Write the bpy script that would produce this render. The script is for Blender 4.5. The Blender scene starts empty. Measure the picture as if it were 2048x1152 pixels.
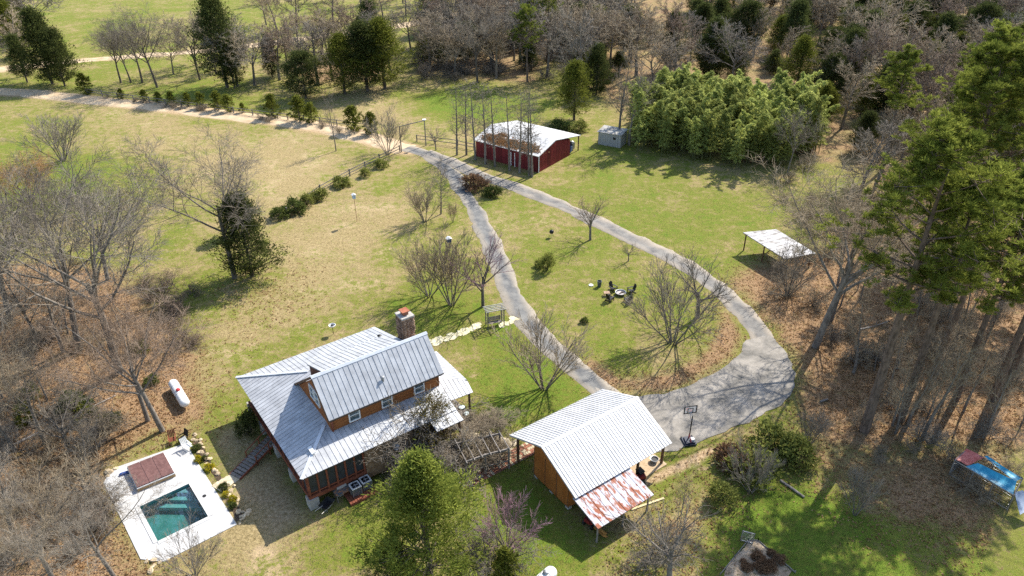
import bpy, math, random
import numpy as np
from mathutils import Vector, Matrix

# ------------------------------------------------------------------ camera, sky, sun, exposure
scn = bpy.context.scene
COL = scn.collection
IW, IH, FPX, TH, RL, CH = 2048., 1152., 1500., math.radians(31.3), math.radians(.5), 48.0
_f = np.array([0, math.cos(TH), -math.sin(TH)]); _r0 = np.array([1., 0, 0]); _d0 = np.cross(_f, _r0)
_r = math.cos(RL)*_r0 + math.sin(RL)*_d0; _d = -math.sin(RL)*_r0 + math.cos(RL)*_d0
cd = bpy.data.cameras.new('camera'); cam = bpy.data.objects.new('camera', cd); COL.objects.link(cam)
cd.sensor_width = 36; cd.lens = 36*FPX/IW; cd.clip_start = .5; cd.clip_end = 6000
M = Matrix.Identity(4)
for i in range(3):
    M[i][0], M[i][1], M[i][2] = _r[i], -_d[i], -_f[i]
M[2][3] = CH
cam.matrix_world = M
scn.camera = cam
SUN_AZ, SUN_EL = math.radians(49.5), math.radians(44.5)      # from +x towards +y
w = bpy.data.worlds.new('World'); scn.world = w; w.use_nodes = True
nt = w.node_tree; bg = nt.nodes['Background']
sky = nt.nodes.new('ShaderNodeTexSky'); sky.sky_type = 'NISHITA'; sky.sun_disc = False
sky.sun_elevation = SUN_EL; sky.sun_rotation = math.pi/2 - SUN_AZ
nt.links.new(sky.outputs[0], bg.inputs[0]); bg.inputs[1].default_value = 0.15
sl = bpy.data.lights.new('sun', 'SUN'); sl.energy = 4.4; sl.angle = math.radians(.55); sl.color = (1, .945, .85)
so = bpy.data.objects.new('sun', sl); COL.objects.link(so)
sd = Vector((math.cos(SUN_AZ)*math.cos(SUN_EL), math.sin(SUN_AZ)*math.cos(SUN_EL), math.sin(SUN_EL)))
so.rotation_euler = sd.to_track_quat('Z', 'Y').to_euler(); so.location = (60, 60, 90)
scn.view_settings.view_transform = 'Standard'; scn.view_settings.look = 'None'
scn.view_settings.gamma = 1; scn.view_settings.exposure = 0.95
scn.view_settings.use_curve_mapping = False
scn.render.engine = 'CYCLES'
cy = scn.cycles
cy.max_bounces = 5; cy.diffuse_bounces = 2; cy.glossy_bounces = 2; cy.transparent_max_bounces = 12
cy.transmission_bounces = 3; cy.caustics_reflective = False; cy.caustics_refractive = False
cy.use_denoising = False
cy.sample_clamp_indirect = 4

def gp(x, y, z=0.):                                          # photo pixel -> point on the level z
    v = _f*FPX + _r*(x-IW/2) + _d*(y-IH/2); t = (z-CH)/v[2]
    return Vector((v[0]*t, v[1]*t, z))
def pix(p):
    q = np.array(p, float) - np.array([0, 0, CH]); k = q @ _f
    return IW/2 + FPX*(q @ _r)/k, IH/2 + FPX*(q @ _d)/k
def height(bx, by, ty):                                      # height of an upright thing seen between two rows
    g = gp(bx, by); lo, hi = 0., 45.
    for _ in range(40):
        m = (lo+hi)/2
        if pix((g.x, g.y, m))[1] > ty: lo = m
        else: hi = m
    return lo

# ------------------------------------------------------------------ materials
MATS = {}
def mat(name, c1, c2=None, scale=3., rough=.8, bump=0., bscale=None, stretch=(1, 1, 1), metal=0., spec=.3, jitter=0., detail=5., lo=.35, hi=.65, coords='Object'):
    if name in MATS: return MATS[name]
    m = bpy.data.materials.new(name); m.use_nodes = True; MATS[name] = m
    n, l = m.node_tree.nodes, m.node_tree.links
    b = n['Principled BSDF']; b.inputs['Roughness'].default_value = rough; b.inputs['Metallic'].default_value = metal
    b.inputs['Specular IOR Level'].default_value = spec
    c2 = c2 or c1
    tc = n.new('ShaderNodeTexCoord'); mp = n.new('ShaderNodeMapping'); mp.inputs['Scale'].default_value = stretch
    l.new(tc.outputs[coords], mp.inputs[0])
    nz = n.new('ShaderNodeTexNoise'); nz.inputs['Scale'].default_value = scale; nz.inputs['Detail'].default_value = detail
    nz.inputs['Roughness'].default_value = .65
    l.new(mp.outputs[0], nz.inputs['Vector'])
    cr = n.new('ShaderNodeValToRGB'); cr.color_ramp.elements[0].position = lo; cr.color_ramp.elements[1].position = hi
    cr.color_ramp.elements[0].color = (*c1, 1); cr.color_ramp.elements[1].color = (*c2, 1)
    l.new(nz.outputs[0], cr.inputs[0]); out = cr.outputs[0]
    if jitter:
        oi = n.new('ShaderNodeObjectInfo'); hs = n.new('ShaderNodeHueSaturation')
        mr = n.new('ShaderNodeMapRange'); mr.inputs[3].default_value = 1-jitter; mr.inputs[4].default_value = 1+jitter
        l.new(oi.outputs['Random'], mr.inputs[0]); l.new(mr.outputs[0], hs.inputs['Value']); l.new(out, hs.inputs['Color']); out = hs.outputs[0]
    l.new(out, b.inputs['Base Color'])
    if bump:
        bp = n.new('ShaderNodeBump'); bp.inputs['Strength'].default_value = bump; bp.inputs['Distance'].default_value = .05
        nb = n.new('ShaderNodeTexNoise'); nb.inputs['Scale'].default_value = bscale or scale*4; nb.inputs['Detail'].default_value = 6
        l.new(mp.outputs[0], nb.inputs['Vector']); l.new(nb.outputs[0], bp.inputs['Height']); l.new(bp.outputs[0], b.inputs['Normal'])
    return m
def leafmat(name, ca, cb, trans=.35, jitter=.18, hue=.0):
    if name in MATS: return MATS[name]
    m = bpy.data.materials.new(name); m.use_nodes = True; MATS[name] = m
    n, l = m.node_tree.nodes, m.node_tree.links
    n.remove(n['Principled BSDF']); o = n['Material Output']
    at = n.new('ShaderNodeAttribute'); at.attribute_name = 'tone'
    mx = n.new('ShaderNodeMix'); mx.data_type = 'RGBA'; mx.inputs[6].default_value = (*ca, 1); mx.inputs[7].default_value = (*cb, 1)
    l.new(at.outputs['Fac'], mx.inputs[0])
    oi = n.new('ShaderNodeObjectInfo'); hs = n.new('ShaderNodeHueSaturation')
    mr = n.new('ShaderNodeMapRange'); mr.inputs[3].default_value = 1-jitter; mr.inputs[4].default_value = 1+jitter
    l.new(oi.outputs['Random'], mr.inputs[0]); l.new(mr.outputs[0], hs.inputs['Value']); l.new(mx.outputs[2], hs.inputs['Color'])
    df = n.new('ShaderNodeBsdfDiffuse'); tr = n.new('ShaderNodeBsdfTranslucent'); ms = n.new('ShaderNodeMixShader')
    l.new(hs.outputs[0], df.inputs[0]); l.new(hs.outputs[0], tr.inputs[0]); ms.inputs[0].default_value = trans
    l.new(df.outputs[0], ms.inputs[1]); l.new(tr.outputs[0], ms.inputs[2]); l.new(ms.outputs[0], o.inputs[0])
    return m

BARK = mat('bark_grey', (.10, .085, .07), (.24, .21, .175), 6, .95, .5, 14, (1, 1, .3), jitter=.2)
BARKD = mat('bark_dark', (.06, .048, .038), (.15, .12, .095), 6, .95, .5, 14, (1, 1, .3), jitter=.2)
BARKP = mat('bark_pine', (.07, .05, .036), (.19, .135, .10), 5, .95, .5, 12, (1, 1, .35), jitter=.15)
TWG = mat('twig_grey', (.135, .113, .088), (.255, .22, .175), 2, .95, jitter=.22)
TWR = mat('twig_reddish', (.15, .105, .073), (.27, .20, .145), 2, .95, jitter=.2)
TWT = mat('twig_tan', (.19, .145, .095), (.36, .29, .195), 2, .95, jitter=.2)
TWP = mat('twig_pink_bud', (.22, .12, .14), (.36, .22, .25), 2, .95, jitter=.15)
TWO = mat('twig_orange_bud', (.26, .145, .06), (.40, .24, .11), 2, .95, jitter=.15)
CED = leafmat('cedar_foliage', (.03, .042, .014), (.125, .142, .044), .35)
CEDY = leafmat('cedar_foliage_yellow', (.055, .07, .012), (.24, .25, .045), .4)  # yellow-green foliage colour, given to whole plants
PIN = leafmat('pine_needles', (.065, .095, .016), (.29, .315, .06), .45)
BAM = leafmat('bamboo_leaf', (.125, .175, .045), (.55, .56, .17), .5, .28)
SHR = leafmat('shrub_leaf', (.045, .07, .018), (.17, .19, .055), .4)
SHRY = leafmat('shrub_leaf_spring', (.10, .12, .03), (.32, .33, .085), .5)
YFL = leafmat('yellow_flower', (.22, .22, .03), (.72, .58, .03), .3)
DRYB = leafmat('dry_stalks', (.13, .075, .04), (.28, .17, .10), .3)
LITT = leafmat('dead_leaf', (.19, .10, .045), (.52, .34, .18), .4)
GRS = leafmat('grass_blade', (.15, .175, .045), (.40, .35, .17), .5)

# ------------------------------------------------------------------ mesh and object helpers
class MB:
    def __init__(s): s.v, s.f = [], []
    def add(s, vs, fs):
        o = len(s.v); s.v += [tuple(p) for p in vs]; s.f += [tuple(i+o for i in q) for q in fs]; return s
    def box(s, c, d, rz=0., rx=0., ry=0.):
        R = Matrix.Rotation(rz, 3, 'Z') @ Matrix.Rotation(ry, 3, 'Y') @ Matrix.Rotation(rx, 3, 'X')
        vs = [Vector(c) + R @ Vector((x*d[0]/2, y*d[1]/2, z*d[2]/2)) for z in (-1, 1) for y in (-1, 1) for x in (-1, 1)]
        return s.add(vs, [(0, 2, 3, 1), (4, 5, 7, 6), (0, 1, 5, 4), (2, 6, 7, 3), (0, 4, 6, 2), (1, 3, 7, 5)])
    def beam(s, a, b, wd, ht=None):
        a, b = Vector(a), Vector(b); ht = ht or wd; d = (b-a).normalized()
        up = Vector((0, 0, 1)) if abs(d.z) < .95 else Vector((1, 0, 0))
        x = d.cross(up).normalized(); y = x.cross(d)
        vs = [p + x*i*wd/2 + y*j*ht/2 for p in (a, b) for j in (-1, 1) for i in (-1, 1)]
        return s.add(vs, [(0, 1, 3, 2), (4, 6, 7, 5), (0, 4, 5, 1), (2, 3, 7, 6), (0, 2, 6, 4), (1, 5, 7, 3)])
    def tube(s, pts, rad, n=8, cap=True):
        pts = [Vector(p) for p in pts]; rad = rad if hasattr(rad, '__len__') else [rad]*len(pts); vs, fs = [], []
        for i, p in enumerate(pts):
            d = (pts[min(i+1, len(pts)-1)]-pts[max(i-1, 0)]).normalized()
            up = Vector((0, 0, 1)) if abs(d.z) < .9 else Vector((1, 0, 0)); x = d.cross(up).normalized(); y = x.cross(d)
            for k in range(n):
                a = 2*math.pi*k/n; vs.append(p + x*math.cos(a)*rad[i] + y*math.sin(a)*rad[i])
        for i in range(len(pts)-1):
            for k in range(n): fs.append((i*n+k, i*n+(k+1) % n, (i+1)*n+(k+1) % n, (i+1)*n+k))
        if cap: fs.append(tuple(range(n))[::-1]); fs.append(tuple((len(pts)-1)*n+k for k in range(n)))
        return s.add(vs, fs)
    def lathe(s, prof, n=16, c=(0, 0, 0)):
        vs, fs = [], []
        for r, z in prof:
            for k in range(n):
                a = 2*math.pi*k/n; vs.append((c[0]+r*math.cos(a), c[1]+r*math.sin(a), c[2]+z))
        for i in range(len(prof)-1):
            for k in range(n): fs.append((i*n+k, i*n+(k+1) % n, (i+1)*n+(k+1) % n, (i+1)*n+k))
        fs.append(tuple(range(n))[::-1]); fs.append(tuple((len(prof)-1)*n+k for k in range(n)))
        return s.add(vs, fs)
    def prism(s, poly, off):                                 # polygon of 3-D points pushed along a vector
        off = Vector(off); n = len(poly); P = [Vector(p) for p in poly]
        vs = P + [p+off for p in P]
        return s.add(vs, [tuple(range(n))[::-1], tuple(range(n, 2*n))] + [(i, (i+1) % n, n+(i+1) % n, n+i) for i in range(n)])
    def build(s, name, m, parent=None, smooth=False):
        me = bpy.data.meshes.new(name); me.from_pydata(s.v, [], s.f); me.update()
        if smooth: me.polygons.foreach_set('use_smooth', [True]*len(me.polygons))
        if m: me.materials.append(m)
        o = bpy.data.objects.new(name, me); COL.objects.link(o); o.parent = parent
        return o
def npmesh(name, V, F, m, tone=None):
    me = bpy.data.meshes.new(name); V = np.asarray(V, np.float32); F = np.asarray(F, np.int32); k = F.shape[1]
    me.vertices.add(len(V)); me.vertices.foreach_set('co', V.ravel())
    me.loops.add(F.size); me.loops.foreach_set('vertex_index', F.ravel())
    me.polygons.add(len(F)); me.polygons.foreach_set('loop_start', np.arange(0, F.size, k, dtype=np.int32))
    me.update(calc_edges=True)
    if tone is not None:
        a = me.attributes.new('tone', 'FLOAT', 'POINT'); a.data.foreach_set('value', np.asarray(tone, np.float32))
    me.materials.append(m); return me
def tag(o, label, cat, group=None, kind=None):
    if label: o['label'] = label
    if cat: o['category'] = cat
    if group: o['group'] = group
    if kind: o['kind'] = kind
    return o
def thing(name, label, cat, loc=(0, 0, 0), rz=0., group=None, scale=None):
    o = bpy.data.objects.new(name, None); COL.objects.link(o); o.empty_display_size = .3
    o.location = loc; o.rotation_euler = (0, 0, rz)
    if scale: o.scale = scale
    return tag(o, label, cat, group)
def linkmesh(name, me, parent=None, m=None):
    o = bpy.data.objects.new(name, me); COL.objects.link(o); o.parent = parent
    if m: o.material_slots[0].link = 'OBJECT'; o.material_slots[0].material = m
    return o

# ------------------------------------------------------------------ plant generators
def rot_to(d, ang, az):
    d = d/np.linalg.norm(d); t = np.array([0, 0, 1.]) if abs(d[2]) < .9 else np.array([1., 0, 0])
    x = np.cross(d, t); x /= np.linalg.norm(x); y = np.cross(d, x)
    return math.cos(ang)*d + math.sin(ang)*(math.cos(az)*x + math.sin(az)*y)
def grow(seed, starts, spec):
    rng = random.Random(seed); out = []
    def br(p, d, L, r, lv):
        s = spec[lv]; n = s['seg']; pts, rad = [p], [r]; tip = s.get('tip', .35); d = np.array(d, float); d /= np.linalg.norm(d)
        dirs = [d]
        for i in range(n):
            d = d + np.array([rng.gauss(0, s['wob']), rng.gauss(0, s['wob']), rng.gauss(0, s['wob'])*.6 + s['trop']])
            d /= np.linalg.norm(d); p = p + d*L/n; pts.append(p); rad.append(r*(1-(1-tip)*(i+1)/n)); dirs.append(d)
        out.append((pts, rad, lv))
        if lv+1 < len(spec):
            k = s['n'] if isinstance(s['n'], int) else rng.randint(*s['n']); az = rng.random()*6.28
            for j in range(k):
                t = s['t0'] + (1-s['t0'])*(j+rng.random()*.9)/k; t = min(t, 1.); q = t*n; i = min(int(q), n-1); fr = q-i
                pp = pts[i]*(1-fr)+pts[i+1]*fr; rr = rad[i]*(1-fr)+rad[i+1]*fr; az += 2.4+rng.gauss(0, .4)
                a = math.radians(rng.gauss(s['ang'], s['ang']*.22)); dd = rot_to(dirs[i+1], a, az)
                LL = L*s['ratio']*(1-s.get('fall', .35)*t)*rng.uniform(.75, 1.25)
                br(pp, dd, LL, min(rr*.75, max(rr*s.get('rr', .6), spec[-1]['r'])) if lv+2 < len(spec) else spec[-1]['r'], lv+1)
    for st in starts: br(np.array(st[0], float), np.array(st[1], float), st[2], st[3], 0)
    return out
SIDES = [7, 5, 4, 3, 3, 3]
def tubes(branches, sel):
    V, F = [], []
    for pts, rad, lv in branches:
        if not sel(lv): continue
        n = SIDES[min(lv, 5)]; o = len(V); m = len(pts)
        for i in range(m):
            d = pts[min(i+1, m-1)]-pts[max(i-1, 0)]; d = d/(np.linalg.norm(d)+1e-9)
            t = np.array([0, 0, 1.]) if abs(d[2]) < .9 else np.array([1., 0, 0])
            x = np.cross(d, t); x /= np.linalg.norm(x); y = np.cross(d, x)
            for k in range(n):
                a = 6.28319*k/n; V.append(pts[i]+rad[i]*(math.cos(a)*x+math.sin(a)*y))
        for i in range(m-1):
            for k in range(n): F.append((o+i*n+k, o+i*n+(k+1) % n, o+(i+1)*n+(k+1) % n, o+(i+1)*n+k))
    return np.array(V), np.array(F)
def bare(name, seed, style, H, twr=.02, cut=1, dens=1.):
    R = random.Random(seed*7+1)
    if style == 'oak':
        spec = [dict(n=(7, 8), t0=.58, ang=45, ratio=1.2, wob=.03, trop=.04, seg=6, tip=.5, fall=.3, rr=.62),
                dict(n=(7, 8), t0=.2, ang=40, ratio=.52, wob=.10, trop=.075, seg=6, tip=.25, rr=.5),
                dict(n=int(8*dens), t0=.15, ang=42, ratio=.55, wob=.15, trop=.05, seg=4, tip=.3, rr=.5),
                dict(n=int(11*dens), t0=.1, ang=38, ratio=.55, wob=.16, trop=.04, seg=3, tip=.5, fall=.2),
                dict(r=twr, wob=.14, trop=.05, seg=2, tip=.4, n=0)]
        st = [((0, 0, -.15), (R.gauss(0, .05), R.gauss(0, .05), 1), H*.5, H*.0155)]
    elif style == 'tall':
        spec = [dict(n=(13, 16), t0=.28, ang=46, ratio=.42, wob=.035, trop=.02, seg=8, tip=.12, fall=.45, rr=.42),
                dict(n=(7, 9), t0=.2, ang=40, ratio=.48, wob=.11, trop=.09, seg=5, tip=.3, rr=.5),
                dict(n=int(8*dens), t0=.1, ang=38, ratio=.5, wob=.14, trop=.07, seg=3, tip=.4),
                dict(r=twr, wob=.12, trop=.07, seg=2, tip=.4, n=0)]
        st = [((0, 0, -.15), (R.gauss(0, .03), R.gauss(0, .03), 1), H*.93, H*.017)]
    elif style == 'vase':
        spec = [dict(n=(6, 8), t0=.3, ang=24, ratio=.5, wob=.06, trop=.05, seg=5, tip=.35, rr=.6),
                dict(n=(5, 7), t0=.15, ang=24, ratio=.6, wob=.07, trop=.06, seg=4, tip=.4, rr=.6),
                dict(n=int(5*dens), t0=.15, ang=22, ratio=.6, wob=.08, trop=.05, seg=3, tip=.5),
                dict(r=twr, wob=.08, trop=.05, seg=2, tip=.5, n=0)]
        k = 8; st = []
        for j in range(k):
            a = 6.283*j/k+R.gauss(0, .2); t = math.radians(R.uniform(10, 38))
            st.append(((.12*math.cos(a), .12*math.sin(a), -.1), (math.sin(t)*math.cos(a), math.sin(t)*math.sin(a), math.cos(t)), H*R.uniform(.62, .85), H*.0085))
    elif style == 'fan':                                     # small yard tree, short trunk and upward fan
        spec = [dict(n=(6, 8), t0=.5, ang=45, ratio=1.5, wob=.06, trop=.04, seg=4, tip=.6, fall=.25, rr=.55),
                dict(n=(6, 8), t0=.2, ang=32, ratio=.55, wob=.12, trop=.05, seg=5, tip=.3, rr=.5),
                dict(n=int(6*dens), t0=.1, ang=34, ratio=.55, wob=.13, trop=.05, seg=3, tip=.4),
                dict(r=twr, wob=.12, trop=.06, seg=2, tip=.4, n=0)]
        st = [((0, 0, -.1), (R.gauss(0, .06), R.gauss(0, .06), 1), H*.36, H*.03)]
    elif style == 'pole':                                    # straight pole with short level branches
        spec = [dict(n=(36, 40), t0=.28, ang=68, ratio=.2, wob=.02, trop=.01, seg=8, tip=.15, fall=.35, rr=.3),
                dict(n=(4, 5), t0=.25, ang=45, ratio=.5, wob=.12, trop=.05, seg=4, tip=.3),
                dict(n=int(3*dens), t0=.2, ang=40, ratio=.5, wob=.1, trop=.04, seg=2, tip=.4),
                dict(r=twr, wob=.1, trop=.04, seg=2, tip=.4, n=0)]
        st = [((0, 0, -.15), (0, 0, 1), H*.97, H*.017)]
    elif style == 'thicket':                                 # tangled low thicket
        spec = [dict(n=(5, 7), t0=.1, ang=45, ratio=.6, wob=.2, trop=-.01, seg=5, tip=.3, rr=.6),
                dict(n=int(7*dens), t0=.1, ang=50, ratio=.55, wob=.22, trop=0, seg=4, tip=.4),
                dict(n=int(5*dens), t0=.1, ang=50, ratio=.55, wob=.2, trop=.02, seg=3, tip=.4),
                dict(r=twr, wob=.15, trop=.02, seg=2, tip=.5, n=0)]
        st = []
        for j in range(10):
            a = 6.283*j/10+R.gauss(0, .3); t = math.radians(R.uniform(8, 60)); q = R.uniform(0, .12)*H
            st.append(((q*math.cos(a), q*math.sin(a), -.1), (math.sin(t)*math.cos(a), math.sin(t)*math.sin(a), math.cos(t)), H*R.uniform(.55, .9), H*.012))
    b = grow(seed, st, spec)
    z = max(p[2] for pts, _, _ in b for p in pts); k = H/z
    b = [([p*k for p in pts], rad, lv) for pts, rad, lv in b]
    V, F = tubes(b, lambda l: l < cut); V2, F2 = tubes(b, lambda l: l >= cut)
    return dict(h=H, trunk=npmesh('trunk', V, F, BARK), crown=npmesh('crown', V2, F2, TWG), w=max(math.hypot(p[0], p[1]) for pts, _, _ in b for p in pts))
def leaves(C, D, ln, wd, rng, jit=.5):
    """one slim triangle pair per centre: C centres, D pointing directions"""
    n = len(C); D = D/(np.linalg.norm(D, axis=1, keepdims=True)+1e-9)
    D = D + rng.normal(0, jit, (n, 3)); D /= np.linalg.norm(D, axis=1, keepdims=True)
    S = np.cross(D, rng.normal(0, 1, (n, 3))); S /= np.linalg.norm(S, axis=1, keepdims=True)+1e-9
    ln = ln*rng.uniform(.6, 1.35, (n, 1)); wd = wd*rng.uniform(.6, 1.35, (n, 1))
    V = np.stack([C-D*ln*.5, C+S*wd*.5, C+D*ln*.5, C-S*wd*.5], 1).reshape(-1, 3)
    return V, np.arange(4*n).reshape(n, 4)
def conifer(name, seed, H, wr, ncl=440, per=36, low=.06, shape=.62, m=None, size=(.34, .10), trunkm=None, puff=.042):
    """cedar: dense uneven cone of foliage sprays on rising branches"""
    rng = np.random.default_rng(seed); R = H*wr
    t = low+(1-low)*rng.random(ncl)**.85; prof = np.clip((1-t), 0.02, 1)**shape*np.clip((t-low+.05)/.16, .35, 1)
    az = rng.random(ncl)*6.283; lob = 1+.30*np.sin(az*2+t*7+seed)+.24*np.sin(az*3-t*15+seed*2)+.16*np.sin(az*5+t*31)+(rng.random(ncl) < .12)*.3
    rr = R*prof*lob*np.sqrt(rng.uniform(.22, 1.0, ncl))
    C = np.stack([rr*np.cos(az), rr*np.sin(az), t*H+rr*.25], 1)
    ct = rng.uniform(0, 1, ncl); csz = rng.uniform(.5, 1.15, ncl)*H*puff
    P = np.repeat(C, per, 0)+rng.normal(0, 1, (ncl*per, 3))*np.repeat(csz, per)[:, None]*np.array([1, 1, .75])
    D = np.repeat(np.stack([np.cos(az), np.sin(az), np.full(ncl, .9)], 1), per, 0)
    V, F = leaves(P, D, size[0], size[1], rng, .55)
    tone = np.repeat(np.clip(np.repeat(ct, per)*.75+rng.uniform(-.25, .45, ncl*per), 0, 1), 4)
    b = [([np.array([0, 0, -.15]), np.array([0, 0, H*.5]), np.array([0, 0, H*.93])], [H*.02, H*.013, H*.003], 0)]
    for i in range(0, ncl, 4):
        z0 = max(.3, C[i, 2]-rr[i]*.55); b.append(([np.array([0, 0, z0]), (np.array([0, 0, z0])+C[i])/2-np.array([0, 0, .05*rr[i]]), C[i]], [H*.005, H*.0035, H*.0015], 2))
    Vt, Ft = tubes(b, lambda l: True)
    return dict(h=H, w=R, trunk=npmesh('trunk', Vt, Ft, trunkm or BARKD), crown=npmesh('crown', V, F, m or CED, tone))
def pine(name, seed, H, start=.45, nb=34, spread=.2):
    """loblolly pine: long bare stem, irregular limbs, needle tufts in rounded clumps"""
    rng = np.random.default_rng(seed); R = random.Random(seed); b = []
    lean = np.array([R.gauss(0, .02), R.gauss(0, .02), 1.])
    stem = [np.array([0, 0, -.2])+lean*H*t+np.array([R.gauss(0, .08), R.gauss(0, .08), 0])*(t > 0) for t in (0, .25, .5, .75, .97)]
    b.append((stem, [H*.0165, H*.0135, H*.0105, H*.006, H*.002], 0)); TC, TD, TT = [], [], []
    for i in range(nb):
        t = start+(.98-start)*((i+R.random())/nb); q = t/.97*4; k = min(int(q), 3); p0 = stem[k]+(stem[k+1]-stem[k])*(q-k)
        az = i*2.4+R.gauss(0, .4); u = (t-start)/(1-start); L = H*spread*(1-u**1.6*.8)*R.uniform(.5, 1.25)*(.62+.38*min(1, u*4))
        d = np.array([math.cos(az), math.sin(az), .18+.75*u]); pts = [p0]; rad = [H*.0045*(1.15-u)]
        for j in range(4):
            d = d/np.linalg.norm(d); pts.append(pts[-1]+d*L/4); rad.append(rad[0]*(1-.22*(j+1))); d = d+np.array([R.gauss(0, .12), R.gauss(0, .12), .10+R.gauss(0, .06)])
        b.append((pts, rad, 1)); tone = R.random()
        for j in range(R.randint(17, 22)):
            s = R.uniform(.5, 1.08); q2 = min(s*4, 3.999); kk = int(q2); pp = pts[kk]+(pts[kk+1]-pts[kk])*(q2-kk) if s <= 1 else pts[-1]
            off = np.array([R.gauss(0, .14), R.gauss(0, .14), R.gauss(.05, .07)])*L*1.1; e = pp+off
            b.append(([pp, (pp+e)/2+np.array([0, 0, -.05]), e], [.035, .025, .014], 3))
            for q3 in range(3):
                TC.append(e+np.array([R.gauss(0, .22), R.gauss(0, .22), R.gauss(.05, .15)])); TD.append(off+np.array([0, 0, .35])); TT.append(tone*.5+R.random()*.5)
    TC, TD, TT = np.array(TC), np.array(TD), np.array(TT); per = 20; n = len(TC)
    dd = rng.normal(0, 1, (n*per, 3)); dd[:, 2] = np.abs(dd[:, 2])*.9; dd /= np.linalg.norm(dd, axis=1, keepdims=True)
    P = np.repeat(TC, per, 0)+dd*.2
    V, F = leaves(P, dd, .42, .06, rng, .2)
    tn = np.repeat(np.clip(np.repeat(TT, per)+rng.uniform(-.2, .2, n*per), 0, 1), 4)
    Vt, Ft = tubes(b, lambda l: True)
    return dict(h=H, w=H*spread, trunk=npmesh('trunk', Vt, Ft, BARKP), crown=npmesh('crown', V, F, PIN, tn))
def bamboo(seed, H):
    rng = np.random.default_rng(seed); R = random.Random(seed); b = []; C, D, T = [], [], []
    for c in range(4):
        az = R.random()*6.28; base = np.array([R.gauss(0, .4), R.gauss(0, .4), -.1]); h = H*R.uniform(.7, 1.); bend = R.uniform(.12, .30)*h
        pts = [base+np.array([math.cos(az)*bend*t**2.8, math.sin(az)*bend*t**2.8, h*(t-.13*t**5)]) for t in np.linspace(0, 1, 11)]
        b.append((pts, [.055*(1-.88*t) for t in np.linspace(0, 1, 11)], 1)); tone = R.random()
        for j in range(58):
            t = .16+.84*(j+R.random())/58; q = min(t*10, 9.999); k = int(q); p = pts[k]+(pts[k+1]-pts[k])*(q-k); a = R.random()*6.28
            L = (.25+1.0*(1-t)**.7)*R.uniform(.6, 1.2); d = np.array([math.cos(a), math.sin(a), .35]); tn = R.random()
            for s in range(17):
                f = R.random()**.7; C.append(p+d*L*f+np.array([R.gauss(0, .09), R.gauss(0, .09), -.35*f*f+R.gauss(0, .07)])); D.append(d+np.array([0, 0, -.9])); T.append(min(1, max(0, .35*tone+.35*tn+R.uniform(0, .3))))
    V, F = leaves(np.array(C), np.array(D), .40, .10, rng, .35)
    Vt, Ft = tubes(b, lambda l: True)
    return dict(h=H, w=2., trunk=npmesh('culms', Vt, Ft, mat('bamboo_culm', (.07, .085, .03), (.15, .15, .06), 3, .6)), crown=npmesh('leaves', V, F, BAM, np.repeat(T, 4)))
def bushm(seed, rx, rz_, ncl=90, per=26, m=None, size=(.2, .09), low=.15):
    rng = np.random.default_rng(seed); u = rng.normal(0, 1, (ncl, 3)); u /= np.linalg.norm(u, axis=1, keepdims=True); u[:, 2] = np.abs(u[:, 2])*1.0-.25
    rr = rng.uniform(.35, 1., (ncl, 1))**.5*(1+.2*np.sin(u[:, :1]*5+seed)); C = u*rr*np.array([rx, rx, rz_*.78])+np.array([0, 0, rz_*.34])
    C[:, 2] = np.maximum(C[:, 2], .06)
    P = np.repeat(C, per, 0)+rng.normal(0, rx*.12, (ncl*per, 3)); P[:, 2] = np.maximum(P[:, 2], .02)
    V, F = leaves(P, np.repeat(u+np.array([0, 0, .6]), per, 0), size[0], size[1], rng, .6)
    tone = np.repeat(np.clip(np.repeat(rng.random(ncl), per)*.7+rng.uniform(-.2, .5, ncl*per), 0, 1), 4)
    b = [([np.array([0, 0, -.1]), C[i]*.5+np.array([0, 0, .05]), C[i]], [.03, .02, .008], 3) for i in range(0, ncl, 3)]
    Vt, Ft = tubes(b, lambda l: True)
    return dict(h=rz_, w=rx, trunk=npmesh('stems', Vt, Ft, BARKD), crown=npmesh('foliage', V, F, m or SHR, tone))

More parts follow.
